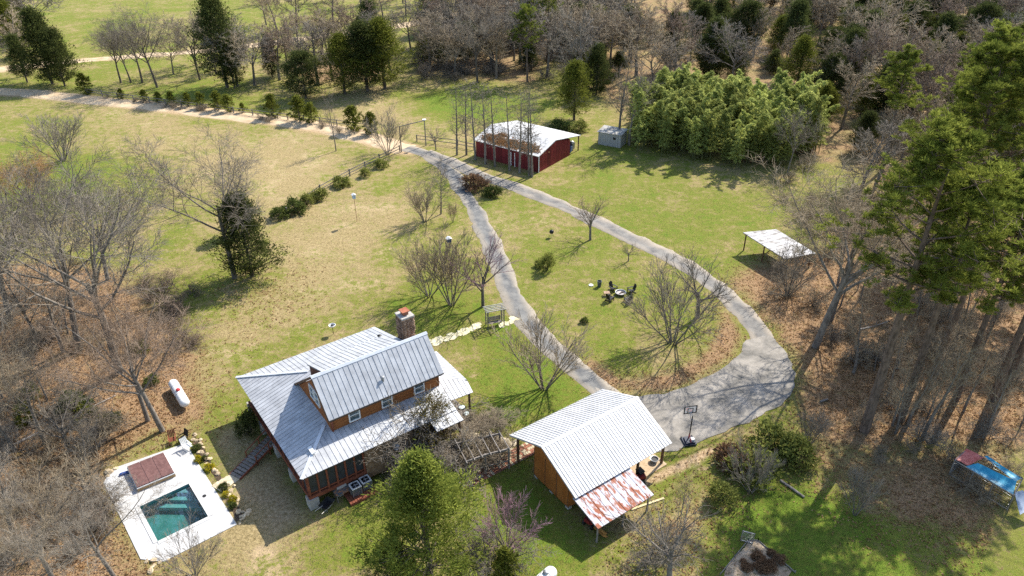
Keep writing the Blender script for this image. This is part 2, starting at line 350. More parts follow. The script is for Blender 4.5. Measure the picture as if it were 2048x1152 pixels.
PROTO = dict(
    oak=[bare('oak', 11, 'oak', 18, .0125, 2), bare('oak', 12, 'oak', 17, .0125, 2), bare('oak', 15, 'oak', 16, .0125, 2)],
    tall=[bare('tall', s, 'tall', 17, .02, 1, 1.2) for s in (21, 22, 23, 24)],
    far=[bare('far', s, 'tall', 17, .04, 1, 1.5) for s in (31, 32, 33)] + [bare('far', s, 'oak', 15, .036, 2, .7) for s in (34, 35)],
    vase=[bare('vase', s, 'vase', 5, .011, 1) for s in (41, 42, 43)],
    fan=[bare('fan', s, 'fan', 5, .013, 2) for s in (51, 52, 53)],
    pole=[bare('pole', s, 'pole', 15, .024, 1, 1.4) for s in (61, 62)],
    thicket=[bare('thicket', s, 'thicket', 4, .014, 1) for s in (71, 72, 73)],
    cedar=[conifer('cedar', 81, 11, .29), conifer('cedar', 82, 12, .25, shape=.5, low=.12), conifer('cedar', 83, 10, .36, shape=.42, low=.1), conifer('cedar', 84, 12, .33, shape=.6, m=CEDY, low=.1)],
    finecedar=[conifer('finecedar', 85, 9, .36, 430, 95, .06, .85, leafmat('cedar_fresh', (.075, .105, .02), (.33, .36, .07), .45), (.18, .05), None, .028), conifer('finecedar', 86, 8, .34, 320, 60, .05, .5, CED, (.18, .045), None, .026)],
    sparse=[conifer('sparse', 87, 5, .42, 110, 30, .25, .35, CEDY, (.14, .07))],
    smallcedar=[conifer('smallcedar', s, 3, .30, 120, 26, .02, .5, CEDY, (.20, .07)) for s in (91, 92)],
    pine=[pine('pine', 101, 24, .5, 29, .25), pine('pine', 102, 23, .52, 27, .25), pine('pine', 103, 25, .56, 26, .23), pine('pine', 104, 22, .45, 32, .29)],
    bamboo=[bamboo(s, 11) for s in (111, 112, 113, 114)],
    bush=[bushm(121, 1., 1.4, 70, 22), bushm(122, 1., 1.2, 70, 22), bushm(123, 1.1, 2.2, 90, 22)],
)
PARTN = dict(bamboo=('culms', 'leaves'), bush=('stems', 'foliage'), thicket=('stems', 'twigs'), vase=('stems', 'twigs'))
_cnt = {}
def plant(kind, name, cat, label, x, y, h, group=None, wide=1., i=None, mt=None, mc=None, z=0., tilt=None):
    P = PROTO[kind]; _cnt[kind] = _cnt.get(kind, -1)+1; p = P[(i if i is not None else _cnt[kind]) % len(P)]
    s = h/p['h']; rnd = random.Random(int(x*131+y*977))
    o = thing(name, label, cat, (x, y, z), rnd.random()*6.283, group, (s*wide, s*wide, s))
    if tilt: o.rotation_euler = (tilt[0], tilt[1], rnd.random()*6.283)
    a, b = PARTN.get(kind, ('trunk', 'crown'))
    linkmesh(a, p['trunk'], o, mt); linkmesh(b, p['crown'], o, mc)
    return o
def plantpx(kind, name, cat, label, px, py, top, **k):
    g = gp(px, py); return plant(kind, name, cat, label, g.x, g.y, height(px, py, top)*{'bush': .62}.get(kind, 1), **k)

# ------------------------------------------------------------------ ground sheet with world-fixed cover masks
def wpoly(pts, z=0.): return np.array([[*gp(x, y, z)[:2]] for x, y in pts])
def inside(poly, X, Y):
    r = np.zeros(X.shape, bool); n = len(poly)
    for i in range(n):
        x1, y1 = poly[i]; x2, y2 = poly[(i+1) % n]
        c = ((y1 > Y) != (y2 > Y)) & (X < (x2-x1)*(Y-y1)/(y2-y1+1e-12)+x1); r ^= c
    return r
def polydist(poly, X, Y, closed=True):
    d = np.full(X.shape, 1e9); n = len(poly)
    for i in range(n if closed else n-1):
        a, b = poly[i], poly[(i+1) % n]; e = b-a; t = np.clip(((X-a[0])*e[0]+(Y-a[1])*e[1])/(e@e+1e-12), 0, 1)
        d = np.minimum(d, np.hypot(X-a[0]-t*e[0], Y-a[1]-t*e[1]))
    return d
def soft(poly, X, Y, wdt):
    d = polydist(poly, X, Y); s = np.where(inside(poly, X, Y), d, -d); return np.clip(.5+s/(2*wdt), 0, 1)
def grade(lo, hi, step, far, n):
    mid = np.arange(lo, hi+.01, step); g = np.geomspace(step*1.5, far, n); return np.concatenate([lo-g[::-1], mid, hi+g])
gx = grade(-75, 75, .75, 2500, 42); gy = grade(25, 150, .75, 2500, 48)
X, Y = np.meshgrid(gx, gy)
DRIVE_A = [(812, 296), (858, 312), (900, 342), (930, 385), (962, 445), (992, 510), (1018, 575), (1048, 632), (1092, 685), (1150, 735), (1212, 788), (1262, 835)]
DRIVE_B = [(850, 305), (905, 325), (960, 350), (1030, 374), (1110, 406), (1190, 441), (1262, 478), (1345, 518), (1410, 558), (1462, 600), (1505, 648), (1540, 700), (1556, 738)]
PARK = [(1190, 775), (1232, 790), (1268, 795), (1330, 787), (1388, 768), (1438, 742), (1478, 712), (1492, 680), (1540, 672), (1574, 706), (1590, 748), (1588, 782), (1560, 812), (1510, 838), (1450, 864), (1400, 884), (1352, 902), (1300, 905), (1240, 860)]
DIRT = [(-150, 178), (0, 183), (90, 190), (180, 200), (330, 216), (480, 233), (570, 244), (650, 257), (730, 275), (815, 299)]
DIRT2 = [(-80, 148), (0, 139), (70, 130), (170, 121), (280, 112), (380, 104), (500, 92), (640, 74), (760, 58), (850, 42), (940, 22), (1010, 5), (1100, -18)]
litter = np.zeros(X.shape); green = np.full(X.shape, .50); soil = np.zeros(X.shape)
for poly, wd, val in [
    ([(-300, 545), (120, 520), (250, 545), (330, 610), (395, 700), (415, 780), (395, 870), (300, 880), (215, 940), (225, 1010), (300, 1130), (330, 1300), (-300, 1300)], 4, .85),
    ([(1450, 560), (1530, 520), (1640, 500), (1720, 400), (1760, 330), (2500, 260), (2500, 900), (2048, 905), (1900, 880), (1760, 900), (1650, 905), (1600, 850), (1600, 740), (1545, 660)], 3.5, .9),
    ([(800, 152), (950, 165), (1090, 190), (1130, 130), (1240, 270), (1530, 350), (1620, 330), (1720, 360), (2500, 260), (2500, -60), (1000, -60), (850, 60)], 6, .55),
    ([(600, 178), (800, 160), (790, 100), (560, 120)], 5, .6),
    ([(1150, 735), (1212, 775), (1268, 788), (1330, 780), (1400, 755), (1462, 715), (1486, 672), (1462, 625), (1430, 600), (1440, 640), (1420, 700), (1340, 745), (1240, 755), (1180, 710)], 1.6, .85),
    ([(1480, 905), (1560, 860), (2048, 880), (2048, 1152), (1900, 1100), (1760, 1050), (1640, 960)], 4, .62),
    ([(1250, 1050), (1420, 900), (1500, 960), (1440, 1152), (1260, 1152)], 3, .45),
    ([(440, 580), (620, 530), (640, 600), (500, 680)], 4, .35)]:
    litter = np.maximum(litter, val*soft(wpoly(poly), X, Y, wd))
for poly, wd, val in [
    ([(1440, 1030), (1560, 970), (1740, 1060), (1800, 1152), (1700, 1200), (1420, 1200)], 2, .62),
    ([(1560, 980), (1900, 1000), (2048, 1060), (2048, 1200), (1700, 1200)], 3, .28),
    ([(950, 690), (1010, 660), (1190, 790), (1140, 860), (960, 850)], 2, .40),
    ([(1090, 390), (1160, 320), (1530, 380), (1500, 500), (1440, 540), (1300, 470)], 5, .17),
    ([(1050, 480), (1200, 440), (1420, 560), (1380, 700), (1200, 700), (1100, 640)], 5, .16),
    ([(700, 600), (840, 560), (960, 600), (1000, 660), (880, 690), (760, 650)], 3, .30),
    ([(930, 960), (1060, 930), (1180, 1120), (1000, 1152)], 2, .45),
    ([(640, 1010), (760, 960), (800, 1152), (620, 1152)], 2, .30),
    ([(1240, 930), (1420, 880), (1500, 950), (1330, 1010)], 2, .20),
    ([(-100, 0), (700, 0), (500, 120), (-100, 140)], 10, .10),
    ([(-100, 150), (460, 165), (540, 215), (200, 190), (-100, 175)], 5, .18),
    ([(-100, 280), (120, 270), (300, 330), (180, 430), (-100, 400)], 6, .25),
    ([(800, 190), (960, 170), (1100, 200), (1060, 240), (860, 240)], 5, .30),
    ([(520, 480), (640, 430), (780, 400), (780, 560), (600, 620), (480, 640)], 6, -.24),
    ([(480, 950), (600, 1030), (520, 1120), (430, 1060)], 1.5, -.5), ([(400, 1060), (640, 1040), (640, 1200), (380, 1200)], 3, -.12),
    ([(160, 205), (640, 270), (780, 310), (560, 430), (330, 330), (200, 260)], 8, -.24),
    ([(570, 215), (820, 200), (900, 270), (790, 280)], 5, -.18),
    ([(420, 660), (560, 640), (470, 740), (400, 800)], 3, -.25)]:
    green += val*soft(wpoly(poly), X, Y, wd)
for line, wd, amp in [(DIRT, 3.3, .75), (DIRT2, 3.2, .6)]:
    soil = np.maximum(soil, amp*np.clip(1.5-polydist(wpoly(line), X, Y, False)/wd, 0, 1))
for line, wd, amp in [([(1180, 1010), (1290, 965), (1345, 940), (1420, 902)], .8, .7), ([(1330, 985), (1395, 945), (1460, 905)], .6, .5), (DRIVE_A, 2.6, .35), ([(700, 560), (800, 480)], 2.5, .3), ([(560, 590), (705, 530), (800, 470)], 2., .3), ([(840, 320), (930, 340), (1000, 375)], 2.4, .4)]:
    soil = np.maximum(soil, amp*np.clip(1.4-polydist(wpoly(line), X, Y, False)/wd, 0, 1))
soil = np.maximum(soil, .75*soft(wpoly([(200, 0), (238, 0), (250, 40), (225, 45)]), X, Y, 6))
soil = np.maximum(soil, .55*soft(wpoly([(400, 850), (520, 830), (640, 1040), (520, 1095), (430, 960)]), X, Y, 1.5))
NX, NY = len(gx), len(gy); idx = np.arange(NX*NY).reshape(NY, NX)
Fg = np.stack([idx[:-1, :-1], idx[:-1, 1:], idx[1:, 1:], idx[1:, :-1]], -1).reshape(-1, 4)
POOLW = None   # the basin is cut out of the sheet below
def deckpt(x, y): return gp(x, y, .06)
POOL_PX = [(278.0, 1013.5), (378.0, 966.8), (417.8, 1033.4), (315.0, 1084.0)]
pc = [gp(*p, .06) for p in POOL_PX]
cxy = (pc[0]+pc[1]+pc[2]+pc[3])/4
big = np.array([[cxy.x+(p.x-cxy.x)*1.12, cxy.y+(p.y-cxy.y)*1.12] for p in pc])
cen = np.stack([X, Y], -1).reshape(-1, 2)[Fg].mean(1)
keep = ~inside(big, cen[:, 0], cen[:, 1])
# no ground quad may overlap the basin, so drop quads that touch it; the deck hides the cut
vin = inside(big, X.ravel(), Y.ravel()); keep &= ~vin[Fg].any(1)
Zg = np.zeros(X.size)
gme = npmesh('ground', np.stack([X.ravel(), Y.ravel(), Zg], 1), Fg[keep], None or BARK)
for nm, arr in (('green', green), ('litter', litter), ('soil', soil)):
    a = gme.attributes.new(nm, 'FLOAT', 'POINT'); a.data.foreach_set('value', np.clip(arr, 0, 1).ravel().astype(np.float32))
def ground_material():
    m = bpy.data.materials.new('ground_cover'); m.use_nodes = True; n, l = m.node_tree.nodes, m.node_tree.links
    b = n['Principled BSDF']; b.inputs['Roughness'].default_value = .95; b.inputs['Specular IOR Level'].default_value = .1
    tc = n.new('ShaderNodeTexCoord')
    def noise(sc, det=4, ro=.6):
        z = n.new('ShaderNodeTexNoise'); z.inputs['Scale'].default_value = sc; z.inputs['Detail'].default_value = det; z.inputs['Roughness'].default_value = ro
        l.new(tc.outputs['Object'], z.inputs['Vector']); return z.outputs[0]
    def attr(k): a = n.new('ShaderNodeAttribute'); a.attribute_name = k; return a.outputs['Fac']
    def math_(op, a, c, d=None):
        x = n.new('ShaderNodeMath'); x.operation = op
        for i, q in enumerate((a, c, d)):
            if q is None: continue
            if isinstance(q, (int, float)): x.inputs[i].default_value = q
            else: l.new(q, x.inputs[i])
        return x.outputs[0]
    def ramp(v, lo, hi):
        x = n.new('ShaderNodeMapRange'); x.interpolation_type = 'SMOOTHSTEP'; x.inputs[1].default_value = lo; x.inputs[2].default_value = hi; l.new(v, x.inputs[0]); return x.outputs[0]
    def mix(f, a, c):
        x = n.new('ShaderNodeMix'); x.data_type = 'RGBA'
        if isinstance(f, float): x.inputs[0].default_value = f
        else: l.new(f, x.inputs[0])
        for i, q in ((6, a), (7, c)):
            if isinstance(q, tuple): x.inputs[i].default_value = (*q, 1)
            else: l.new(q, x.inputs[i])
        return x.outputs[2]
    n0, n1, n2, n3, n4 = noise(.045, 3), noise(.22, 4), noise(.9, 5, .7), noise(3.2, 5, .75), noise(11, 4, .8)
    def wob(a, s): return math_('MULTIPLY', math_('SUBTRACT', a, .5), s)
    g = math_('ADD', attr('green'), wob(n0, 1.0)); g = math_('ADD', g, wob(n1, 1.2)); g = math_('ADD', g, wob(n2, 1.4)); g = math_('ADD', g, wob(n3, 1.7)); g = math_('ADD', g, wob(n4, 1.0))
    dry = mix(ramp(n3, .3, .7), (.215, .16, .07), (.395, .305, .155)); dry = mix(ramp(n1, .48, .68), dry, (.44, .325, .19))
    grn = mix(ramp(n4, .3, .7), (.095, .115, .018), (.225, .228, .042)); lush = mix(ramp(n4, .3, .7), (.07, .12, .012), (.165, .225, .028))
    grn = mix(ramp(g, .72, 1.05), grn, lush)
    col = mix(ramp(g, .24, .68), dry, grn)
    lt = math_('ADD', attr('litter'), wob(n1, .9)); lt = math_('ADD', lt, wob(n2, .9)); lt = math_('ADD', lt, wob(n3, .8))
    lit = mix(ramp(n4, .32, .68), (.15, .085, .042), (.45, .295, .165)); lit = mix(ramp(n2, .52, .72), lit, (.25, .19, .075)); lit = mix(ramp(n3, .50, .66), lit, (.10, .06, .034))
    col = mix(ramp(lt, .34, .66), col, lit)
    so_ = math_('ADD', attr('soil'), wob(n2, .5)); so_ = math_('ADD', so_, wob(n3, .35))
    col = mix(ramp(so_, .36, .72), col, mix(ramp(n3, .3, .7), (.33, .22, .12), (.50, .37, .23)))
    # fine speckle of blades, thatch and gaps
    hs = n.new('ShaderNodeHueSaturation'); l.new(col, hs.inputs['Color'])
    vv = math_('ADD', .05, math_('MULTIPLY', n4, 1.1)); vv = math_('ADD', vv, math_('MULTIPLY', n3, .8)); l.new(vv, hs.inputs['Value'])
    l.new(hs.outputs[0], b.inputs['Base Color'])
    bp = n.new('ShaderNodeBump'); bp.inputs['Strength'].default_value = .9; bp.inputs['Distance'].default_value = .12
    l.new(math_('ADD', n3, math_('MULTIPLY', n4, .8)), bp.inputs['Height']); l.new(bp.outputs[0], b.inputs['Normal'])
    return m
gme.materials.clear(); gme.materials.append(ground_material())
go = linkmesh('ground', gme); go['kind'] = 'structure'

# grass tufts and dead leaves: real blades over the near ground, too many to count
def scatter_cover():
    rng = np.random.default_rng(5); N = 150000
    yy = 30+80*rng.random(N)**1.2; xx = (rng.random(N)*2-1)*(yy*.74+8)
    ix = np.clip(np.searchsorted(gx, xx), 0, NX-1); iy = np.clip(np.searchsorted(gy, yy), 0, NY-1)
    lm, gm, sm = litter[iy, ix], green[iy, ix], soil[iy, ix]
    ok = np.ones(N, bool)
    for px in NOGO:
        ok &= ~inside(wpoly(px), xx, yy)
    for ln, wd in ((DRIVE_A, 1.18), (DRIVE_B, 1.25)): ok &= polydist(wpoly(ln), xx, yy, False) > wd
    isl = rng.random(N) < lm; gr = ok & ~isl & (sm < .45) & (rng.random(N) < .25+.7*gm); lf = ok & isl
    C = np.stack([xx[gr], yy[gr], np.full(gr.sum(), .06)], 1); k = 3; C = np.repeat(C, k, 0)+rng.normal(0, .06, (len(C)*k, 3))*np.array([1, 1, .1])
    V, F = leaves(C, np.tile([0, 0, 1.], (len(C), 1)), .10, .035, rng, .7)
    o = linkmesh('grass', npmesh('grass', V, F, GRS, np.repeat(np.clip(1-np.repeat(gm[gr], k)+rng.uniform(-.4, .4, len(C)), 0, 1), 4)))
    tag(o, 'short rough spring grass tufts over the lawn and fields', 'grass', kind='stuff')
    C = np.stack([xx[lf], yy[lf], np.full(lf.sum(), .055)], 1); C = np.repeat(C, 2, 0)+rng.normal(0, .1, (len(C)*2, 3))*np.array([1, 1, .1])
    V, F = leaves(C, rng.normal(0, 1, (len(C), 3))*np.array([1, 1, .3]), .17, .13, rng, .3)
    o = linkmesh('leaf_litter', npmesh('leaf_litter', V, F, LITT, np.repeat(rng.random(len(C)), 4)))
    tag(o, 'loose brown fallen leaves lying under the bare trees', 'leaves', kind='stuff')
NOGO = [PARK, [(200, 960), (225, 930), (374, 882), (476, 1050), (327, 1126), (277, 1116)], [(1040, 930), (1230, 840), (1330, 900), (1150, 1010)], [(500, 800), (740, 690), (900, 860), (620, 1000)]]
scatter_cover()

# ------------------------------------------------------------------ roads
def ribbon(name, line, wd, z, m, seed=1, rag=.12, step=.8):
    P = [Vector((*gp(x, y)[:2], 0)) for x, y in line]; R = random.Random(seed)
    # Catmull-Rom resample
    Q = []
    for i in range(len(P)-1):
        p0, p1, p2, p3 = P[max(i-1, 0)], P[i], P[i+1], P[min(i+2, len(P)-1)]; n = max(2, int((p2-p1).length/step))
        for k in range(n):
            t = k/n; Q.append(.5*((2*p1)+(p2-p0)*t+(2*p0-5*p1+4*p2-p3)*t*t+(3*p1-p0-3*p2+p3)*t**3))
    Q.append(P[-1]); b = MB(); vs = []; cols = (-1.06, -1, -.5, 0, .5, 1, 1.06); W = wd/2; dl = dr = 0.
    for i, q in enumerate(Q):
        t = (Q[min(i+1, len(Q)-1)]-Q[max(i-1, 0)]).normalized(); nrm = Vector((-t.y, t.x, 0))
        dl = dl*.7+R.gauss(0, rag); dr = dr*.7+R.gauss(0, rag)
        for c in cols:
            e = W*c+(dl if c < -.9 else dr if c > .9 else 0); vs.append(q+nrm*e+Vector((0, 0, z if abs(c) <= 1 else -.02)))
    k = len(cols); acr = [abs(c) for _ in Q for c in cols]; b.add(vs, [(i*k+j, i*k+j+1, (i+1)*k+j+1, (i+1)*k+j) for i in range(len(Q)-1) for j in range(k-1)])
    o = b.build(name, m, None, True); o['kind'] = 'structure'; at_ = o.data.attributes.new('across', 'FLOAT', 'POINT'); at_.data.foreach_set('value', acr); return o
ASPH = mat('old_pavement', (.135, .126, .11), (.31, .28, .24), .5, .9, .35, 30, detail=9, lo=.36, hi=.62)
ASPH2 = mat('old_pavement_pale', (.14, .14, .14), (.31, .285, .25), .4, .9, .35, 30, detail=9, lo=.33, hi=.6)
SAND = mat('sandy_road', (.40, .285, .165), (.56, .44, .29), .5, .95, .3, 12, detail=8)
def worn(m, edge):
    n, l = m.node_tree.nodes, m.node_tree.links; b = n['Principled BSDF']; src = b.inputs['Base Color'].links[0].from_socket
    a = n.new('ShaderNodeAttribute'); a.attribute_name = 'across'; z = n.new('ShaderNodeTexNoise'); z.inputs['Scale'].default_value = .35; z.inputs['Detail'].default_value = 6
    tc = n.new('ShaderNodeTexCoord'); l.new(tc.outputs['Object'], z.inputs['Vector']); q = n.new('ShaderNodeMath'); q.operation = 'MULTIPLY_ADD'; q.inputs[1].default_value = 1.6; l.new(z.outputs[0], q.inputs[0]); l.new(a.outputs['Fac'], q.inputs[2])
    r = n.new('ShaderNodeMapRange'); r.inputs[1].default_value = 1.05; r.inputs[2].default_value = 1.75; l.new(q.outputs[0], r.inputs[0])
    x = n.new('ShaderNodeMix'); x.data_type = 'RGBA'; x.inputs[7].default_value = (*edge, 1); l.new(r.outputs[0], x.inputs[0]); l.new(src, x.inputs[6]); l.new(x.outputs[2], b.inputs['Base Color']); return m
ASPHA = worn(mat('driveway_surface', (.085, .088, .092), (.20, .195, .18), .6, .9, .35, 30, detail=9, lo=.36, hi=.62), (.30, .26, .205))
ASPHB = worn(mat('driveway_surface_far', (.115, .11, .105), (.235, .22, .195), .6, .9, .35, 30, detail=9, lo=.36, hi=.62), (.31, .265, .21))
ribbon('driveway', DRIVE_A, 2.65, .035, ASPHA, 3); ribbon('driveway', DRIVE_B, 2.8, .043, ASPHB, 4)
ribbon('dirt_road', DIRT, 4.6, .03, SAND, 5, .25, 1.5); ribbon('dirt_road', DIRT2, 4.6, .03, SAND, 6, .35, 2.)
def sheet(name, px, z, m, thick=.05, rag=.0, seed=0):
    R = random.Random(seed); P = [gp(x, y) for x, y in px]; Q = []
    for i in range(len(P)):
        a, b_ = P[i], P[(i+1) % len(P)]; n = max(1, int((b_-a).length/.8)) if rag else 1
        for k in range(n): q = a.lerp(b_, k/n); Q.append((q.x+R.gauss(0, rag), q.y+R.gauss(0, rag), z-thick))
    o = MB().prism(Q, (0, 0, thick)).build(name, m); o['kind'] = 'structure'; return o
sheet('parking_court', PARK, .051, ASPH, .06, .09, 7)

# ------------------------------------------------------------------ roof helper: separate standing-seam sheets on a dark deck
def clip(poly, ax, val, sgn):
    out = []
    for i in range(len(poly)):
        a, b = poly[i], poly[(i+1) % len(poly)]; da, db = sgn*(a[ax]-val), sgn*(b[ax]-val)
        if da >= 0: out.append(a)
        if (da >= 0) != (db >= 0): t = da/(da-db); out.append((a[0]+t*(b[0]-a[0]), a[1]+t*(b[1]-a[1])))
    return out
def roof_plane(parent, poly, sdir, wd, m, deckm, name='roof_panel', rib=.032, lift=.0, gap=.016, ribw=.035, off0=0., bend=0):
    P = [Vector(p) for p in poly]; s = Vector(sdir).normalized(); n = (P[1]-P[0]).cross(P[2]-P[0]).normalized()
    if n.z < 0: n = -n
    s = (s-n*s.dot(n)).normalized(); t = n.cross(s); o = P[0]
    q = [((p-o).dot(s), (p-o).dot(t)) for p in P]
    parent['_d'].prism([p+n*(lift-.09) for p in P], n*.085)
    parent['_m'] = deckm
    def to3(a, h): return o+s*a[0]+t*a[1]+n*h
    lo, hi = min(a[0] for a in q), max(a[0] for a in q); k = max(1, round((hi-lo-off0)/wd)); w_ = (hi-lo-off0)/k; R = random.Random(int(lo*100+hi*31))
    for i in range(k):
        a, b = lo+off0+i*w_, lo+off0+(i+1)*w_
        c = clip(clip(q, 0, a+gap/2, 1), 0, b-gap/2, -1)
        if len(c) < 3: continue
        mb = MB(); l0 = lift+R.uniform(0, .006); mb.prism([to3(x, l0) for x in c], n*.02)
        if rib:
            c2 = clip(clip(q, 0, a+gap/2, 1), 0, a+gap/2+ribw, -1)
            if len(c2) > 2: mb.prism([to3(x, l0+.0195) for x in c2], n*rib)
        parent['_p'].append((name, mb, m))
def roof_begin(): return {'_d': MB(), '_p': []}
def roof_end(r, name, parent):
    o = r['_d'].build(name, r['_m'], parent)
    for nm, mb, m in r['_p']: mb.build(nm, m, o)
    return o
METAL = mat('galvanised_roof', (.31, .315, .325), (.47, .478, .49), 1.0, .5, 0, (2.2, .45, .45), metal=.12, spec=.5, detail=10, jitter=.06, lo=.3, hi=.62)
METALW = mat('white_roof_metal', (.43, .43, .43), (.57, .57, .57), .9, .5, 0, (1.8, .5, .5), metal=.1, spec=.5, detail=10, jitter=.05, lo=.3, hi=.6)
DECKM = mat('roof_underlay', (.10, .105, .11), (.15, .155, .16), 3)
CAPM = mat('ridge_cap', (.55, .57, .59), (.66, .67, .68), 2, .45, metal=.3)
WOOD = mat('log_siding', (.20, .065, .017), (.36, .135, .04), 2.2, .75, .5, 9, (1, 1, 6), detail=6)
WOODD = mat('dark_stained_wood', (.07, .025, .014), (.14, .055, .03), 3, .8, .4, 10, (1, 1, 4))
REDW = mat('reddish_trim_wood', (.16, .045, .022), (.26, .085, .045), 3, .75, .3, 10)
GREYW = mat('weathered_wood', (.13, .115, .10), (.27, .24, .21), 4, .9, .5, 14, (1, 1, .4))
BROWNP = mat('brown_post', (.09, .05, .028), (.16, .09, .05), 4, .85, .3)
STONE = mat('field_stone', (.15, .085, .045), (.34, .23, .145), 2.5, .9, .8, 6, lo=.3, hi=.7)
CONC = mat('concrete', (.30, .28, .25), (.44, .42, .38), 1.5, .9, .3, 12)
WHITE = mat('white_paint', (.72, .72, .70), (.80, .80, .78), 2, .5)
GLASS = mat('window_glass', (.03, .05, .06), (.07, .11, .12), 1, .05, spec=.9)
SCREEN = mat('dark_screen', (.022, .026, .032), (.045, .05, .06), 2, .4, spec=.4)
BLACK = mat('black_plastic', (.012, .012, .013), (.022, .022, .024), 4, .5)
STEEL = mat('grey_steel', (.25, .26, .27), (.36, .37, .38), 4, .4, metal=.6)
BRICK = mat('brick_red', (.22, .085, .05), (.36, .16, .10), 3, .9, .3)
TANST = mat('tan_flagstone', (.42, .34, .22), (.60, .52, .38), 3, .9, .3)

# ------------------------------------------------------------------ the house
HA = math.radians(35.2); hO = gp(603.4, 959.7, 4.0)
HB = thing('cabin_house', 'large log cabin house with grey standing-seam metal roofs, stone chimney and screened porch', 'house', (hO.x, hO.y, 0), HA)
HU = np.array([math.cos(HA), math.sin(HA)]); HV = np.array([-math.sin(HA), math.cos(HA)])
def hw(u, v, z=0.): p = HU*u+HV*v; return Vector((hO.x+p[0], hO.y+p[1], z))
EV, SL, EZ, UE, VB = 4.0, .31, 4.0, 14.5, 16.2
rz_ = lambda d: EZ+SL*d
roof = roof_begin()
mid = VB/2; zr = rz_(mid)
roof_plane(roof, [(0, 0, EZ), (UE, 0, EZ), (UE, mid, zr), (mid, mid, zr)], (1, 0, 0), .45, METAL, DECKM)
roof_plane(roof, [(UE, VB, EZ), (0, VB, EZ), (mid, mid, zr), (UE, mid, zr)], (1, 0, 0), .45, METAL, DECKM)
roof_plane(roof, [(0, VB, EZ), (0, 0, EZ), (mid, mid, zr)], (0, 1, 0), .45, METAL, DECKM)
roof = roof_end(roof, 'roof', HB)
# upper storey
ua, ub, ve, ze, vr, zrr = 3.73, 14.75, 2.4, 6.5, 5.1, 9.4
uroof = roof_begin()
roof_plane(uroof, [(ua, ve, ze), (ub, ve, ze), (ub, vr, zrr), (ua, vr, zrr)], (1, 0, 0), .45, METAL, DECKM)
roof_plane(uroof, [(12.2, 9.05, 7.83), (4.75, 9.05, 7.83), (4.75, vr, zrr), (12.2, vr, zrr)], (1, 0, 0), .45, METAL, DECKM)
zb = lambda v: zrr-(v-vr)*.78
roof_plane(uroof, [(4.72, 10.6, zb(10.6)), (ua, 10.6, zb(10.6)), (ua, vr, zrr), (4.72, vr, zrr)], (1, 0, 0), .5, METAL, DECKM)
roof_plane(uroof, [(ub, 9.6, zb(9.6)), (12.23, 9.6, zb(9.6)), (12.23, vr, zrr), (ub, vr, zrr)], (1, 0, 0), .45, METAL, DECKM)
uroof = roof_end(uroof, 'upper_roof', HB)
MB().prism([(ua-.04, vr-.17, zrr-.09), (ua-.04, vr, zrr+.09), (ua-.04, vr+.17, zrr+.01), (ua-.04, vr, zrr+.05)], (ub-ua+.08, 0, 0)).build('ridge_cap', CAPM, uroof)
for a, b in (((0, 0, EZ), (3.7, 3.7, rz_(3.7))), ((0, VB, EZ), (5.3, VB-5.3, rz_(5.3)))):
    MB().beam(Vector(a)+Vector((0, 0, .06)), Vector(b)+Vector((0, 0, .06)), .3, .07).build('hip_cap', CAPM, roof)
# upper walls
wu, wv = ua+.25, ve+.45
MB().prism([(wu, wv, rz_(wv)-.4), (wu, wv, ze+.25), (wu, vr, zrr-.25), (wu, 10.4, zb(10.4)-.28), (wu, 10.4, 5.0)], (.2, 0, 0)).build('gable_wall', WOOD, HB)
MB().prism([(ub-.45, wv, rz_(wv)-.4), (ub-.45, wv, ze+.25), (ub-.45, vr, zrr-.25), (ub-.45, 9.4, zb(9.4)-.28), (ub-.45, 9.4, 4.0), (ub-.45, wv, 4.)], (.2, 0, 0)).build('gable_wall', WOOD, HB)
MB().box(((wu+ub-.25)/2, wv+.1, 5.75), (ub-.5-wu-.03, .2, 1.9)).build('upper_wall', WOOD, HB)
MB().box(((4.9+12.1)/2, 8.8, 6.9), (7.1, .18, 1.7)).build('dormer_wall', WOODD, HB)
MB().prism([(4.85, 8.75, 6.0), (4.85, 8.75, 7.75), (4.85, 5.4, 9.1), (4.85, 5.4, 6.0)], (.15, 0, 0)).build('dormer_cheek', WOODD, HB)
MB().beam((wu+.1, wv-.05, 6.3), (wu+.1, wv-.05, 4.9), .14).build('corner_post', REDW, HB)
MB().beam((ua, ve-.03, ze-.05), (ub, ve-.03, ze-.05), .1, .12).build('gutter', mat('dark_gutter', (.05, .045, .04), None, 3), HB)
MB().beam((ua-.02, ve, ze-.1), (ua-.02, vr, zrr-.1), .06, .18).build('rake_board', BROWNP, HB)
MB().beam((ua-.02, vr, zrr-.1), (ua-.02, 10.6, zb(10.6)-.1), .06, .18).build('rake_board', BROWNP, HB)
def window(parent, c, wd, ht, axis, out):
    fr = MB(); dx = (1, 0) if axis == 'u' else (0, 1)
    def bx(o1, oz, w1, h1, d, dep): 
        p = (c[0]+dx[0]*o1+out[0]*d, c[1]+dx[1]*o1+out[1]*d, c[2]+oz); s_ = (w1, dep, h1) if axis == 'u' else (dep, w1, h1); fr.box(p, s_)
    for o1, oz, w1, h1 in ((-wd/2, 0, .1, ht+.1), (wd/2, 0, .1, ht+.1), (0, ht/2, wd-.1, .1), (0, -ht/2, wd-.1, .12), (0, .02, wd-.1, .06)): bx(o1, oz, w1, h1, .05, .12)
    f = fr.build('window', WHITE, parent); fr = MB(); bx(0, 0, wd-.08, ht-.08, .01, .04); fr.build('pane', GLASS, f)
for u in (6.1, 9.2, 12.4): window(HB, (u, wv, 5.72), .95, 1.15, 'u', (0, -1))
for v in (5.2, 6.3): window(HB, (wu, v, 6.9), .85, 1.3, 'v', (-1, 0))
